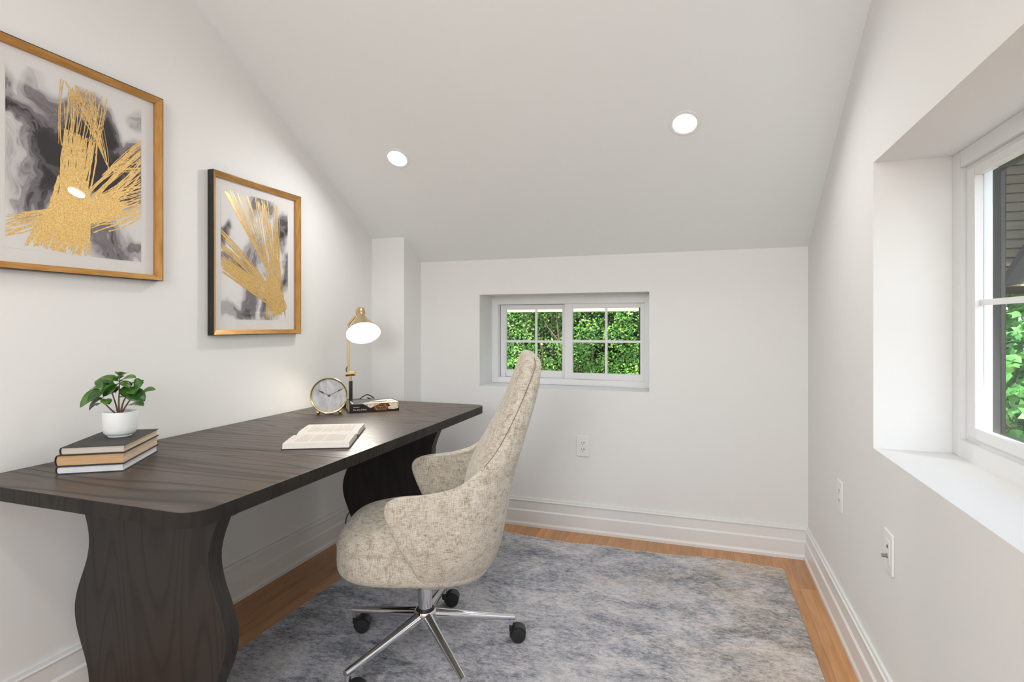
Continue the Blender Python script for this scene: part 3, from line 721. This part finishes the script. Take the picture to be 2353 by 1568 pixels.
# stack: short near edge runs corner->(-.139,-.085), long edge runs corner->(-.136,.213)
ea = Vector((-.136, .213)).normalized(); eb = Vector((-ea.y, ea.x))      # ea along the spine, eb towards the wall/left
z = DZ
for nm, lb, th, pg, so_ in (('hardback_book', 'dark hardback with white pages, bottom of the stack under the plant', .0215, M_PG_WHITE, (0, 0, .252, .163)),
                            ('hardback_book', 'dark hardback with tan-orange page edges, middle of the stack under the plant', .031, [M_PG_TAN, M_PG_TANL], (-.001, -.002, .252, .166)),
                            ('hardback_book', 'charcoal hardback with cream pages, top of the stack directly under the plant', .022, [M_PG_CREAM, M_PG_TANL], (-.003, -.004, .246, .156))):
    org = Vector((-1.527, 1.114))+ea*so_[0]+eb*so_[1]
    hardback(nm, lb, org, ea, eb, so_[2], so_[3], th, pg, z); z += th+.0001
STACK = z
def plant():
    cx, cy = -1.655, 1.196; o = thing('potted_plant', 'small green leafy plant in a white pot on the stack of books', 'plant', (cx, cy, STACK)); M = Matrix.Translation((cx, cy, STACK))
    m = MB(); m.lathe([(r*.84, h) for r, h in [(.030, 0), (.036, .001), (.037, .005), (.0440, .008), (.0492, .013), (.0518, .022), (.0528, .036), (.0535, .0745), (.0530, .0755), (.0510, .074), (.0505, .060), (.048, .058)]], M, 56, 0, True, True, False); m.build('pot', M_CERAMIC, o)
    m = MB(); m.lathe([(.0422, .062), (.025, .065), (.001, .066)], M, 40); m.build('soil', M_SOIL, o)
    rt = Vector((.9473, .3203, 0)); fw = Vector((-.3203, .9473, 0)); ppm = 766.
    # point from offsets in metres: r to the right, h above stack, d towards the wall
    def Q(px, py, d=0.): return Vector((cx, cy, STACK))+rt*((px-268)/ppm)+fw*d+Vector((0, 0, (1005-py)/ppm))
    stems = [[(266, 956), (265, 930), (266, 900), (267, 868)], [(264, 956), (257, 936), (248, 915), (240, 895)], [(270, 955), (283, 935), (297, 917), (318, 893)], [(262, 957), (250, 943), (236, 925), (225, 910)], [(268, 956), (272, 925), (282, 905), (290, 893)]]
    ds = [0, .012, -.008, -.018, .025]
    for s_, dd in zip(stems, ds):
        pts = smooth_curve([Q(x, y, dd*i/3) for i, (x, y) in enumerate(s_)], 6); m = MB(); m.tube(pts, [.0028-.0018*i/len(pts) for i in range(len(pts))], 8); m.build('stem', M_STEM, o)
    # leaves: base px, tip px, depth at base, depth at tip, half width (mm), roll
    lv = [((266, 865), (288, 859), 0, -.008, 9, .2), ((267, 865), (257, 858), 0, .012, 8, -.2), ((264, 878), (225, 872), 0, -.006, 11, .35), ((268, 878), (306, 870), 0, -.006, 11, -.35), ((266, 872), (252, 868), 0, .014, 9, .0),
          ((262, 886), (243, 910), -.005, -.022, 12, .8), ((268, 884), (248, 910), -.01, -.03, 11, -.6), ((270, 884), (284, 890), -.004, .02, 11, .3), ((240, 895), (205, 878), .01, .02, 15, .5), ((242, 890), (243, 880), .01, -.02, 12, .4),
          ((236, 900), (195, 934), -.01, -.028, 16, .7), ((236, 893), (196, 898), .0, .01, 12, .4), ((236, 915), (216, 941), -.015, -.03, 11, .3), ((240, 920), (259, 928), -.018, -.03, 9, -.2), ((238, 905), (215, 922), -.02, -.035, 13, .6),
          ((243, 884), (240, 905), .012, -.016, 13, .9), ((232, 928), (217, 941), -.02, -.03, 7, .2), ((250, 918), (258, 927), -.02, -.045, 9, .2), ((246, 905), (226, 880), 0, .012, 12, .5),
          ((298, 890), (283, 882), -.01, -.03, 9, .7), ((300, 898), (312, 878), .01, .02, 10, .5), ((312, 897), (336, 880), -.02, -.028, 17, -1.1), ((300, 903), (340, 920), -.02, -.032, 15, -.7), ((294, 932), (331, 933), -.01, -.02, 12, -.2),
          ((314, 906), (339, 901), .01, .02, 12, -.3), ((300, 905), (286, 893), .0, .02, 11, .2), ((296, 916), (284, 895), 0, -.03, 10, -.9), ((270, 915), (284, 914), 0, -.01, 6, .1), ((290, 900), (276, 904), .02, .03, 10, .2),
          ((303, 898), (323, 904), -.02, -.04, 9, -.4), ((282, 905), (272, 895), .02, .0, 9, .4), ((252, 905), (262, 893), .01, -.012, 10, -.5), ((276, 905), (288, 882), .01, .03, 11, .3)]
    m = MB()
    for (b, t, d0, d1, hw, roll) in lv:
        B = Q(*b, d0); Tp = Q(*t, d1); ax = (Tp-B); ln = ax.length; ax.normalize()
        up = Vector((0, 0, 1)); s = ax.cross(up)
        if s.length < .2: s = ax.cross(fw)
        s.normalize(); nrm = s.cross(ax); c_, s_ = math.cos(roll), math.sin(roll); s2 = s*c_+nrm*s_; n2 = nrm*c_-s*s_; hw = hw/1000*1.55; ln *= 1.06
        rows = []; NU = 10
        for i in range(NU+1):
            t_ = i/NU; w_ = hw*(math.sin(PI*min(1, t_**.85))**.62)*(1.0) if 0 < t_ < 1 else .0004
            p = B+ax*ln*t_-n2*(.10*ln*(t_-.5)**2*4-.10*ln); 
            rows.append([p+s2*w_*q+n2*(abs(q)**1.5*w_*.22) for q in (-1, -.55, -.12, 0, .12, .55, 1)])
        m.loops(rows, int(R_.random() < .38), True, False, False, False); m.tube([B-ax*.006, B, B+ax*.01], .0009, 6)
    f = m.build('foliage', [M_LEAF, M_LEAF2], o); md = f.modifiers.new('t', 'SOLIDIFY'); md.thickness = .0007
plant()

def open_book():
    Oc = Vector((-1.2975, 1.468, DZ)); A = Vector((.903, .43, 0)); B = Vector((-.43, .903, 0)); La, Lb = .2215, .358
    o = thing('open_book', 'open book with cream pages lying on the desk beside the chair', 'book', Oc)
    P = lambda s, t, h: Oc+A*s+B*t+Vector((0, 0, h))
    m = MB(); m.prism([P(0, 0, .0002), P(La, 0, .0002), P(La, Lb, .0002), P(0, Lb, .0002)], (0, 0, .0022)); m.build('cover', M_COVER, o, .0005)
    g = .172
    def top(t):
        d = t-g
        if abs(d) < 1e-9: return .0105
        x = abs(d)/(g if d < 0 else Lb-g)
        return .0105+(.0125*(1-math.exp(-x*9)))*1.0-.0035*x
    for (t0, t1) in ((.005, g), (g, Lb-.005)):
        ts = [t0+(t1-t0)*i/24 for i in range(25)]; m = MB()
        near = 1 if t0 < g-.1 else 0
        sec = [(ts[0] + (-.0045 if near else 0), .0025)]+[(t, top(t)) for t in ts]+[(ts[-1]+(0 if near else .003), .0025)]
        r0 = [P(.004, t, h) for t, h in sec]; r1 = [P(La-.004, t, h) for t, h in sec]; n = len(sec)
        m.add(r0+r1, [tuple(range(n)), tuple(range(n, 2*n))], 1); m.add(r0+r1, [(i, i+1, n+i+1, n+i) for i in range(1, n-2)], 0, True)
        m.add(r0+r1, [(0, 1, n+1, n), (n-2, n-1, 2*n-1, 2*n-2), (n-1, 0, n, 2*n-1)], 1)
        # printed lines: across the page, page top towards the left
        rnd = random.Random(5+near); s = .034; k = 0; ta, tb = (t0+.022, t1-.026) if near else (t0+.028, t1-.022)
        while s < La-.028:
            full = rnd.random(); a = ta+(.010 if full < .25 else 0); b = tb-(rnd.uniform(.02, .09) if full > .72 else 0); t = a
            while t < b:
                wl = rnd.uniform(.004, .014); e = min(t+wl, b)
                q = [(s, t), (s+.0013, t), (s+.0013, e), (s, e)]; m.add([P(x, y, top(y)+.00025) for x, y in q], [(0, 1, 2, 3)], 2); t = e+.0016
            s += .0052; k += 1
            if k in (9, 16): s += .006
        q = [(.018, t0+.06), (.0195, t0+.06), (.0195, t0+.11), (.018, t0+.11)]; m.add([P(x, y, top(y)+.00025) for x, y in q], [(0, 1, 2, 3)], 2)
        m.build('page_block', [M_PAPER, M_PAPER, M_TEXT], o)
    m = MB(); m.prism([P(La-.0045, g-.010, .0025), P(La-.0045, g+.010, .0025), P(La-.0045, g+.004, .0125), P(La-.0045, g-.004, .0125)], A*.004); m.build('headband', M_HEADBAND, o)
open_book()

CAMR = Vector((.9473, .3203, 0)); CAMF = Vector((-.3203, .9473, 0))
def clock():
    c = Vector((0, 0, 1.16))+CAMF*2.53+CAMR*((756.5-1176.5)/1264*2.53); c.z = .8368
    th = math.radians(14); nrm = (-CAMF*math.cos(th)+CAMR*math.sin(th)).normalized(); x = Vector((-nrm.y, nrm.x, 0)); 
    if x.dot(CAMR) < 0: x = -x
    o = thing('table_clock', 'round brass table clock with a grey marble dial on the desk', 'clock', (c.x, c.y, DZ))
    M = Matrix(((x.x, 0, nrm.x, c.x), (x.y, 0, nrm.y, c.y), (x.z, 1, nrm.z, c.z), (0, 0, 0, 1)))
    m = MB(); m.lathe([(.001, -.020), (.076, -.020), (.0795, -.017), (.0800, .004), (.0825, .007), (.0828, .012), (.0805, .0155), (.0755, .0135), (.0735, .006)], M, 72, 0, True, True, False); m.build('case', M_BRASSP, o)
    m = MB(); m.lathe([(.0745, .0055), (.0745, .0065), (.0005, .0065)], M, 64, 0, False); m.build('dial', M_MARBLE, o, loc=c)
    def hand(nm, ang, ln, sp, z_):
        a = math.radians(ang); d = Vector((math.sin(a), math.cos(a))); n = Vector((d.y, -d.x)); m = MB()
        pf = [(-.006, .0012), (sp-.010, .0010), (sp, .0042), (sp+.008, .0026), (ln, .0003)] if nm == 'hour_hand' else [(-.006, .0012), (sp-.006, .0010), (sp, .0026), (sp+.012, .0014), (ln, .0003)]
        pl = [d*l+n*w_ for l, w_ in pf]+[d*l-n*w_ for l, w_ in reversed(pf)]
        m.prism([M@Vector((p.x, p.y, z_)) for p in pl], nrm*.0008); m.build(nm, M_HAND, o)
    hand('hour_hand', -62, .054, .033, .0078); hand('minute_hand', 63, .068, .048, .0090)
    m = MB(); m.lathe([(.0050, .0068), (.0050, .0105), (.0035, .0115)], M, 24); m.build('hand_hub', M_HAND, o)
    m = MB(); m.lathe([(.0750, .0118), (.0750, .0128)], M, 64); m.build('glass', M_PICGLASS, o)
    for sx in (-.048, .048):
        m = MB(); p = M@Vector((sx, -.0745, -.002)); p.z = DZ+.0092; m.sphere(p, .0092); m.cyl(p+Vector((0, 0, .006)), p+Vector((-x.x*sx*.1, -x.y*sx*.1, .022)), .004); m.build('ball_foot', M_BRASSP, o)
    m = MB(); p = M@Vector((0, -.070, -.040)); p.z = DZ+.004; m.sphere(p, .004); m.cyl(p, M@Vector((0, -.05, -.018)), .0025); m.build('rear_prop', M_BRASSP, o)
clock()

def desk_lamp():
    dpt = 2.785; k = dpt/1264.03
    def P(px, py, d=0.): v = Vector((0, 0, 1.16))+CAMF*(dpt+d)+CAMR*((px-1176.5)*k); v.z = 1.16-(py-747.45)*k; return v
    b = P(806, 900); o = thing('desk_lamp', 'brass desk lamp with a lit cone shade, on the desk by the corner', 'lamp', (b.x, b.y, DZ))
    M = Matrix.Translation((b.x, b.y, DZ))@Matrix.Rotation(math.radians(41.9), 4, 'Z')
    m = MB(); m.box((-.050, -.046, .0003), (.050, .050, .030), 0, M); m.build('base', M_BLACK, o, .002)
    m = MB(); m.cyl((b.x, b.y, DZ+.030), (b.x, b.y, P(806, 876).z), .0092); m.build('lower_pole', M_BLACK, o)
    m = MB(); m.cyl((b.x, b.y, P(806, 876).z), (b.x, b.y, P(806, 862).z), .0062); m.cyl(P(795.5, 860), P(815.5, 858.5), .0115); m.cyl(P(795, 860), P(797, 859.8), .0128); m.cyl(P(813.5, 858.6), P(816, 858.4), .0128); m.build('elbow_joint', M_BRASS, o)
    t = smooth_curve([P(800.5, 858), P(800.3, 810), P(800, 765), P(799.5, 753), P(802, 745), P(812, 732), P(816, 727)], 8)
    m = MB(); m.tube(t, .0056, 14); m.build('upper_arm', M_BRASS, o)
    m = MB(); m.tube(smooth_curve([P(798, 842), P(795.6, 850), P(797, 857)], 6), .0022, 8); m.build('arm_wire', M_CORD, o)
    ax = (CAMR*.262+Vector((0, 0, -.770))-CAMF*.58).normalized(); top = P(821, 713, .055); Q = Matrix.Translation(top)@ax.to_track_quat('Z', 'Y').to_matrix().to_4x4()
    ln = .152
    pf = [(.0215, -.004), (.0235, .0), (.0235, .024), (.0195, .030), (.0205, .040), (.032, .066), (.055, .105), (.086, ln)]
    inn = [(.0845, ln), (.0535, .106), (.030, .067), (.018, .040)]
    m = MB(); m.lathe([(.004, -.004)]+pf, Q, 64, 0, True, True, False); s = m.build('lamp_shade', M_BRASS, o)
    m = MB(); m.lathe(inn+[(.001, .038)], Q, 64, 0, True, False, True); m.build('shade_lining', M_SHADEIN, s)
    m = MB(); m.lathe([(.006, -.009), (.006, -.004)], Q, 24); m.cyl(Q@Vector((0, 0, -.009)), Q@Vector((0, 0, -.013)), .003); m.build('shade_knob', M_BRASS, s)
    m = MB(); c = Q@Vector((0, 0, .098)); m.sphere(c, .030, 28); m.cyl(Q@Vector((0, 0, .045)), Q@Vector((0, 0, .075)), .014, .020); m.build('bulb', M_BULB, o)
    lo = light('lamp_bulb_light', 'SPOT', c, 7, (1, .93, .84), ax, shadow_soft_size=.03, spot_size=math.radians(150), spot_blend=.5); lo.parent = o; lo.location = Q@Vector((0, 0, .150))-Vector((b.x, b.y, DZ))
    # power cord: from the base over the back edge of the desk and down the wall
    yb = 2.56
    pts = [(b.x-.01, b.y+.055, DZ+.012), (b.x+.01, b.y+.085, DZ+.035), (b.x+.035, b.y+.095, DZ+.048), (b.x+.045, b.y+.13, DZ+.030), (b.x+.0, b.y+.21, DZ+.006), (b.x-.08, 2.645, DZ+.004), (-1.74, 2.655, DZ-.01), (-1.765, 2.652, .66), (-1.80, 2.625, .4), (-1.812, 2.605, .22), (-1.810, 2.574, .141), (-1.808, 2.545, .118), (-1.806, 2.533, .093), (-1.806, 2.539, .069), (-1.804, 2.565, .040), (-1.79, 2.60, .012), (-1.77, 2.66, .005)]
    m = MB(); m.tube(smooth_curve(pts, 10), .0028, 8); m.build('power_cord', M_CORD, o)
desk_lamp()

def art_book():
    A0 = Vector((-1.536, 2.182, DZ)); A1 = Vector((-1.364, 2.336, DZ)); A = (A1-A0).normalized(); B = Vector((-A.y, A.x, 0)); La = (A1-A0).length; Lb = .160; th = .039
    o = thing('art_book', 'thick book with dark spine lettered The Art of Arts, beside the clock', 'book', A0)
    P = lambda s, t, h: A0+A*s+B*t+Vector((0, 0, h+.0002))
    m = MB(); m.prism([P(.003, .004, .002), P(La-.003, .004, .002), P(La-.003, Lb-.003, .002), P(.003, Lb-.003, .002)], (0, 0, th-.004)); m.build('page_block', M_PG_CREAM, o)
    mc = mat('dust_jacket', (.03, .028, .027), .22); n = N(mc)
    c = n.new('ShaderNodeTexCoord'); sp = n.new('ShaderNodeSeparateXYZ'); n.link(c.outputs['Generated'], sp.inputs[0])
    m = MB()
    m.prism([P(0, 0, 0), P(La, 0, 0), P(La, Lb, 0), P(0, Lb, 0)], (0, 0, .0018)); m.prism([P(0, 0, th-.0018), P(La, 0, th-.0018), P(La, Lb, th-.0018), P(0, Lb, th-.0018)], (0, 0, .0018))
    m.prism([P(0, 0, 0), P(La, 0, 0), P(La, .0018, 0), P(0, .0018, 0)], (0, 0, th)); cov = m.build('dust_jacket', mat('jacket_dark', (.022, .020, .019), .2), o, .001)
    # abstract printed picture on spine and cover: plain patches with ragged outlines
    mo = mat('jacket_cream_print', (.8, .7, .55), .25); nn = N(mo)
    f = nn.noise(nn.coords(), 90, 4, .6, 1.); nn.base(nn.ramp(f, [(.35, (.62, .25, .09)), (.47, (.85, .66, .42)), (.6, (.88, .84, .74))]))
    mbw = mat('jacket_brown_print', (.2, .1, .05), .25); nb = N(mbw)
    f = nb.noise(nb.coords(), 190, 4, .65, .8); nb.base(nb.ramp(f, [(.36, (.02, .012, .01)), (.5, (.16, .06, .03)), (.6, (.50, .26, .12)), (.68, (.70, .60, .36))]))
    mp = MB()
    def patch(pts, face, mi):
        if face == 's': q = [P(x*La, -.0004, h*th) for x, h in pts]; mp.add(q, [tuple(range(len(q)))], mi)
        else: q = [P(x*La, h*Lb, th+.0004) for x, h in pts]; mp.add(q, [tuple(range(len(q)))], mi)
    patch([(.27, .97), (.62, .97), (.55, .80), (.48, .60), (.42, .45), (.38, .58), (.34, .78)], 's', 0)
    patch([(.50, .62), (.60, .92), (.76, .95), (.78, .50), (.76, .15), (.55, .12), (.48, .30)], 's', 1)
    patch([(.76, .97), (.995, .97), (.985, .30), (.90, .18), (.78, .20), (.76, .50), (.82, .62)], 's', 0)
    patch([(.25, .01), (.62, .01), (.60, .18), (.45, .26), (.26, .22), (.33, .14)], 't', 0)
    patch([(.62, .01), (.99, .01), (.99, .42), (.80, .38), (.74, .24), (.62, .20)], 't', 0)
    patch([(.42, .46), (.58, .38), (.75, .45), (.97, .46), (.95, .85), (.80, .80), (.62, .62)], 't', 0)
    mp.build('cover_print', [mo, mbw], cov, merge=False)
    def text(s, size, s0, h0, nm, top=False, col=(.85, .83, .78)):
        cu = bpy.data.curves.new(nm, 'FONT'); cu.body = s; cu.size = size; cu.extrude = .0001
        t = bpy.data.objects.new(nm, cu); COL.objects.link(t); bpy.context.view_layer.update()
        me = bpy.data.meshes.new_from_object(t.evaluated_get(bpy.context.evaluated_depsgraph_get())); bpy.data.objects.remove(t)
        U = A; Vv = Vector((0, 0, 1)) if not top else B; Nn = U.cross(Vv); org = P(s0, -.0006, h0) if not top else P(s0, h0, th+.0006)
        if top: U, Vv = B, -A; 
        for v in me.vertices: v.co = org+U*v.co.x+Vv*v.co.y+Nn*v.co.z-A0
        me.materials.clear(); me.materials.append(mat(nm+'_ink', col, .5)); ob = bpy.data.objects.new(nm, me); COL.objects.link(ob); ob.parent = cov.parent if False else o; return ob
    a = text('The Art of Arts', .0098, .016, .0095, 'spine_title'); b = text('Anita Albus', .0058, .018, .0235, 'spine_author'); c_ = text('The Art of Arts', .014, .022, .018, 'cover_title', True)
art_book()

# ------------------------------------------------------------------ outside
def m_out_leaf(name, stops, scale):
    m = mat(name, stops[0][1], .42, spec=.4); n = N(m)
    f = n.noise(n.coords(), scale, 2, .5); n.base(n.ramp(f, stops)); return m
M_IVY = m_out_leaf('ivy_leaf', [(.32, (.03, .11, .012)), (.5, (.085, .25, .03)), (.62, (.20, .40, .07)), (.75, (.36, .52, .16))], 9)
M_MAPLE = m_out_leaf('maple_leaf', [(.3, (.04, .16, .03)), (.5, (.10, .32, .07)), (.7, (.26, .50, .14))], 5)
M_HEDGESHADE = m_out_leaf('hedge_shade', [(.35, (.006, .014, .005)), (.6, (.02, .045, .012)), (.7, (.05, .09, .03))], 40)  # near-black green, painted shade for the inside of the hedge
M_BRANCH = mat('grey_branch', (.16, .11, .08), .8)
M_EARTH = mat('leaf_litter', (.1, .06, .04), .95)
def _e():
    n = N(M_EARTH); f = n.noise(n.coords(), 22, 5, .7); n.base(n.ramp(f, [(.35, (.035, .025, .018)), (.55, (.13, .075, .05)), (.75, (.30, .19, .14))]))
_e()
def leaf_cloud(name, mtl, n, fn, size, rnd, parent, lobed=False):
    vs, fs = [], []
    for i in range(n):
        p, out = fn(rnd); a = Vector((rnd.gauss(0, 1), rnd.gauss(0, 1), rnd.gauss(0, 1)-.3)).normalized()
        nn = (Vector(out)*1.0+Vector((rnd.gauss(0, .6), rnd.gauss(0, .6), rnd.gauss(0, .6)+.55))).normalized()
        a = (a-nn*a.dot(nn)).normalized(); b = nn.cross(a); s = size*rnd.uniform(.6, 1.35); o = len(vs); p = Vector(p)
        if lobed: pts = [(0, 0, 0), (.25, -.45, .03), (.55, -.62, -.05), (.62, -.22, .05), (1.0, 0, -.08), (.62, .22, .05), (.55, .62, -.05), (.25, .45, .03)]
        else: pts = [(0, 0, 0), (.35, -.34, .04), (1, 0, -.1), (.35, .34, .04)]
        vs += [tuple(p+a*s*x+b*s*y+nn*s*z_) for x, y, z_ in pts]
        fs.append(tuple(range(o, o+len(pts))))
    me = bpy.data.meshes.new(name); me.from_pydata(vs, [], fs); me.materials.append(mtl); ob = bpy.data.objects.new(name, me); COL.objects.link(ob)
    ob.parent = parent; ob.location = -WORLD[parent.name]; return ob
def hedge(label, x0, x1, y, z0, z1, n, size, seed):
    rnd = random.Random(seed); o = thing('hedge', label, 'hedge', ((x0+x1)/2, y, z0))
    def surf(x, z): return y+.16*noise.noise(Vector((x*2.2, z*2.2, seed)))*2+.10*noise.noise(Vector((x*6, z*6, seed+1)))
    def fn(r):
        while True:
            x = r.uniform(x0, x1); z = r.uniform(z0, z1); q = noise.noise(Vector((x*7, z*7, seed+4)))
            if q > -.25 or r.random() < .25: break
        return (x, surf(x, z)+r.random()**1.6*.55, z), (0, -1, .3)
    leaf_cloud('foliage', M_IVY, n, fn, size, rnd, o)
    m = MB()
    for k in range(26):
        x = rnd.uniform(x0, x1); p = Vector((x, y+.28, z0)); pts = [p]
        for j in range(6): p = p+Vector((rnd.gauss(0, .09), rnd.gauss(-.005, .03), (z1-z0)/6.5)); pts.append(p)
        m.tube(smooth_curve(pts, 4), [.012-.0004*i for i in range(25)], 6)
    m.build('branches', M_BRANCH, o)
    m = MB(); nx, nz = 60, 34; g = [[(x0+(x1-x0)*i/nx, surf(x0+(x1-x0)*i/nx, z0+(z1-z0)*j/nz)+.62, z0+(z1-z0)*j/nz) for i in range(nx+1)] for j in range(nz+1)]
    m.loops(g, 0, False, False, False, False); m.build('hedge_shade', M_HEDGESHADE, o)  # dark sheet behind the leaves stands in for shade in the gaps
hedge('sunlit green ivy hedge outside the small window', -3.3, .6, 4.75, 0.0, 2.0, 72000, .024, 4)
m = MB(); m.box((-7, D+T, -.35), (12, 14, -.02)); m.box((R+T, -4, -.35), (12, D+T, -.02)); struct(m.build('ground', M_EARTH, loc=(0, 6, -.02)), 'brown leaf litter on the ground outside', 'ground')
fb = thing('fence_rail', 'cream painted board in front of the hedge, along the top of the small window', 'board', (-1.3, 4.45, -.02))
mc_ = mat('cream_board', (.46, .45, .29), .6)
m = MB(); m.box((-3.6, 4.43, 1.268), (1.0, 4.47, 1.42)); m.build('board', mc_, fb, .003)
for x in (-3.55, .85):
    m = MB(); m.box((x, 4.47, -.02), (x+.09, 4.55, 1.44)); m.build('post', mc_, fb, .003)
m = MB(); m.box((R+T, -3.5, -.02), (1.45, 2.75, .0)); struct(m.build('bounce_strip', mat('pale_bounce', (.60, .58, .54), .9), loc=(1.1, 0, -.02)), 'pale strip added along the house to bounce light into the large window', 'bounce_strip')  # unseen pale ground added to bounce light up into the window recess
def siding_house():
    o = thing('neighbouring_building', 'dark brown clapboard overhang outside the large window', 'building', (3.7, 5.8, 1.5))
    ms = mat('olive_brown_siding', (.115, .095, .06), .7); n = N(ms); f = n.noise(n.coords((.2, 1, 1)), 30, 4); n.base(n.ramp(f, [(.3, (.040, .034, .022)), (.7, (.068, .057, .036))]))
    m = MB(); z_ = 1.505
    while z_ < 3.6:
        m.prism([(2.36, 5.80, z_), (2.36, 5.785, z_), (2.36, 5.80, z_+.078)], (3.5, 0, 0)); z_ += .078
    m.box((2.36, 5.80, 1.505), (5.86, 7.5, 3.61)); m.build('clapboard_wall', ms, o)
    m = MB(); m.box((2.0, 4.35, 3.61), (6.2, 7.6, 3.72)); m.build('shading_eave', ms, o)  # unseen overhang added to keep sun off the clapboards
    m = MB(); m.box((2.36, 5.77, 1.49), (5.86, 5.80, 1.507)); m.build('bottom_trim', mat('tan_trim', (.35, .28, .18), .7), o)
    d = mat('dark_timber', (.018, .018, .020), .85, spec=.15)
    m = MB(); m.prism([(2.39, 5.60, 1.49), (2.475, 5.60, 1.49), (2.975, 5.60, 2.41), (2.89, 5.60, 2.41)], (0, .12, 0)); m.build('diagonal_brace', d, o)
    m = MB(); m.box((2.26, 5.72, -.02), (2.37, 5.86, 3.6)); m.build('post', d, o)
siding_house()
def shrub(label, c, rx, ry, rz, n, size, seed, mtl=None):
    rnd = random.Random(seed); c = Vector(c); o = thing('shrub', label, 'shrub', (c.x, c.y, -.02))
    def fn(r):
        while True:
            d = Vector((r.gauss(0, 1), r.gauss(0, 1), r.gauss(0, 1))).normalized(); k = r.random()**.35
            q = noise.noise(d*2.6+Vector((seed, 0, 0)))
            if q > -.15 or r.random() < .3: break
        k *= 1+.3*q; return (c.x+d.x*rx*k, c.y+d.y*ry*k, c.z+d.z*rz*k), d
    leaf_cloud('foliage', mtl or M_MAPLE, n, fn, size, rnd, o, True)
    m = MB()
    for j in range(7):
        e = Vector((c.x+rnd.uniform(-.6, .6)*rx, c.y+rnd.uniform(-.6, .6)*ry, c.z+rnd.uniform(-.2, .7)*rz)); b = Vector((c.x+rnd.uniform(-.15, .15), c.y+rnd.uniform(-.15, .15), -.02))
        pts = smooth_curve([b, b.lerp(e, .4)+Vector((rnd.gauss(0, .07), rnd.gauss(0, .07), .05)), e], 6); m.tube(pts, [.012*(1-.06*i) for i in range(len(pts))], 6)
    m.build('branches', M_BRANCH, o)
shrub('bright green lobed-leaf shrub outside the large window', (1.62, 3.2, .82), .36, .42, .46, 1700, .055, 21)
shrub('darker leafy shrub farther out beyond the large window', (2.9, 4.75, .62), .9, .6, .66, 5200, .06, 33)
shrub('tall leafy shrub outside the large window, nearest the viewer', (2.85, 2.95, .85), .7, .75, .75, 3600, .06, 35)
shrub('dark green tree beyond the siding outside the large window', (4.8, 9.3, 2.0), 2.6, 1.4, 2.6, 9000, .12, 41, M_IVY)
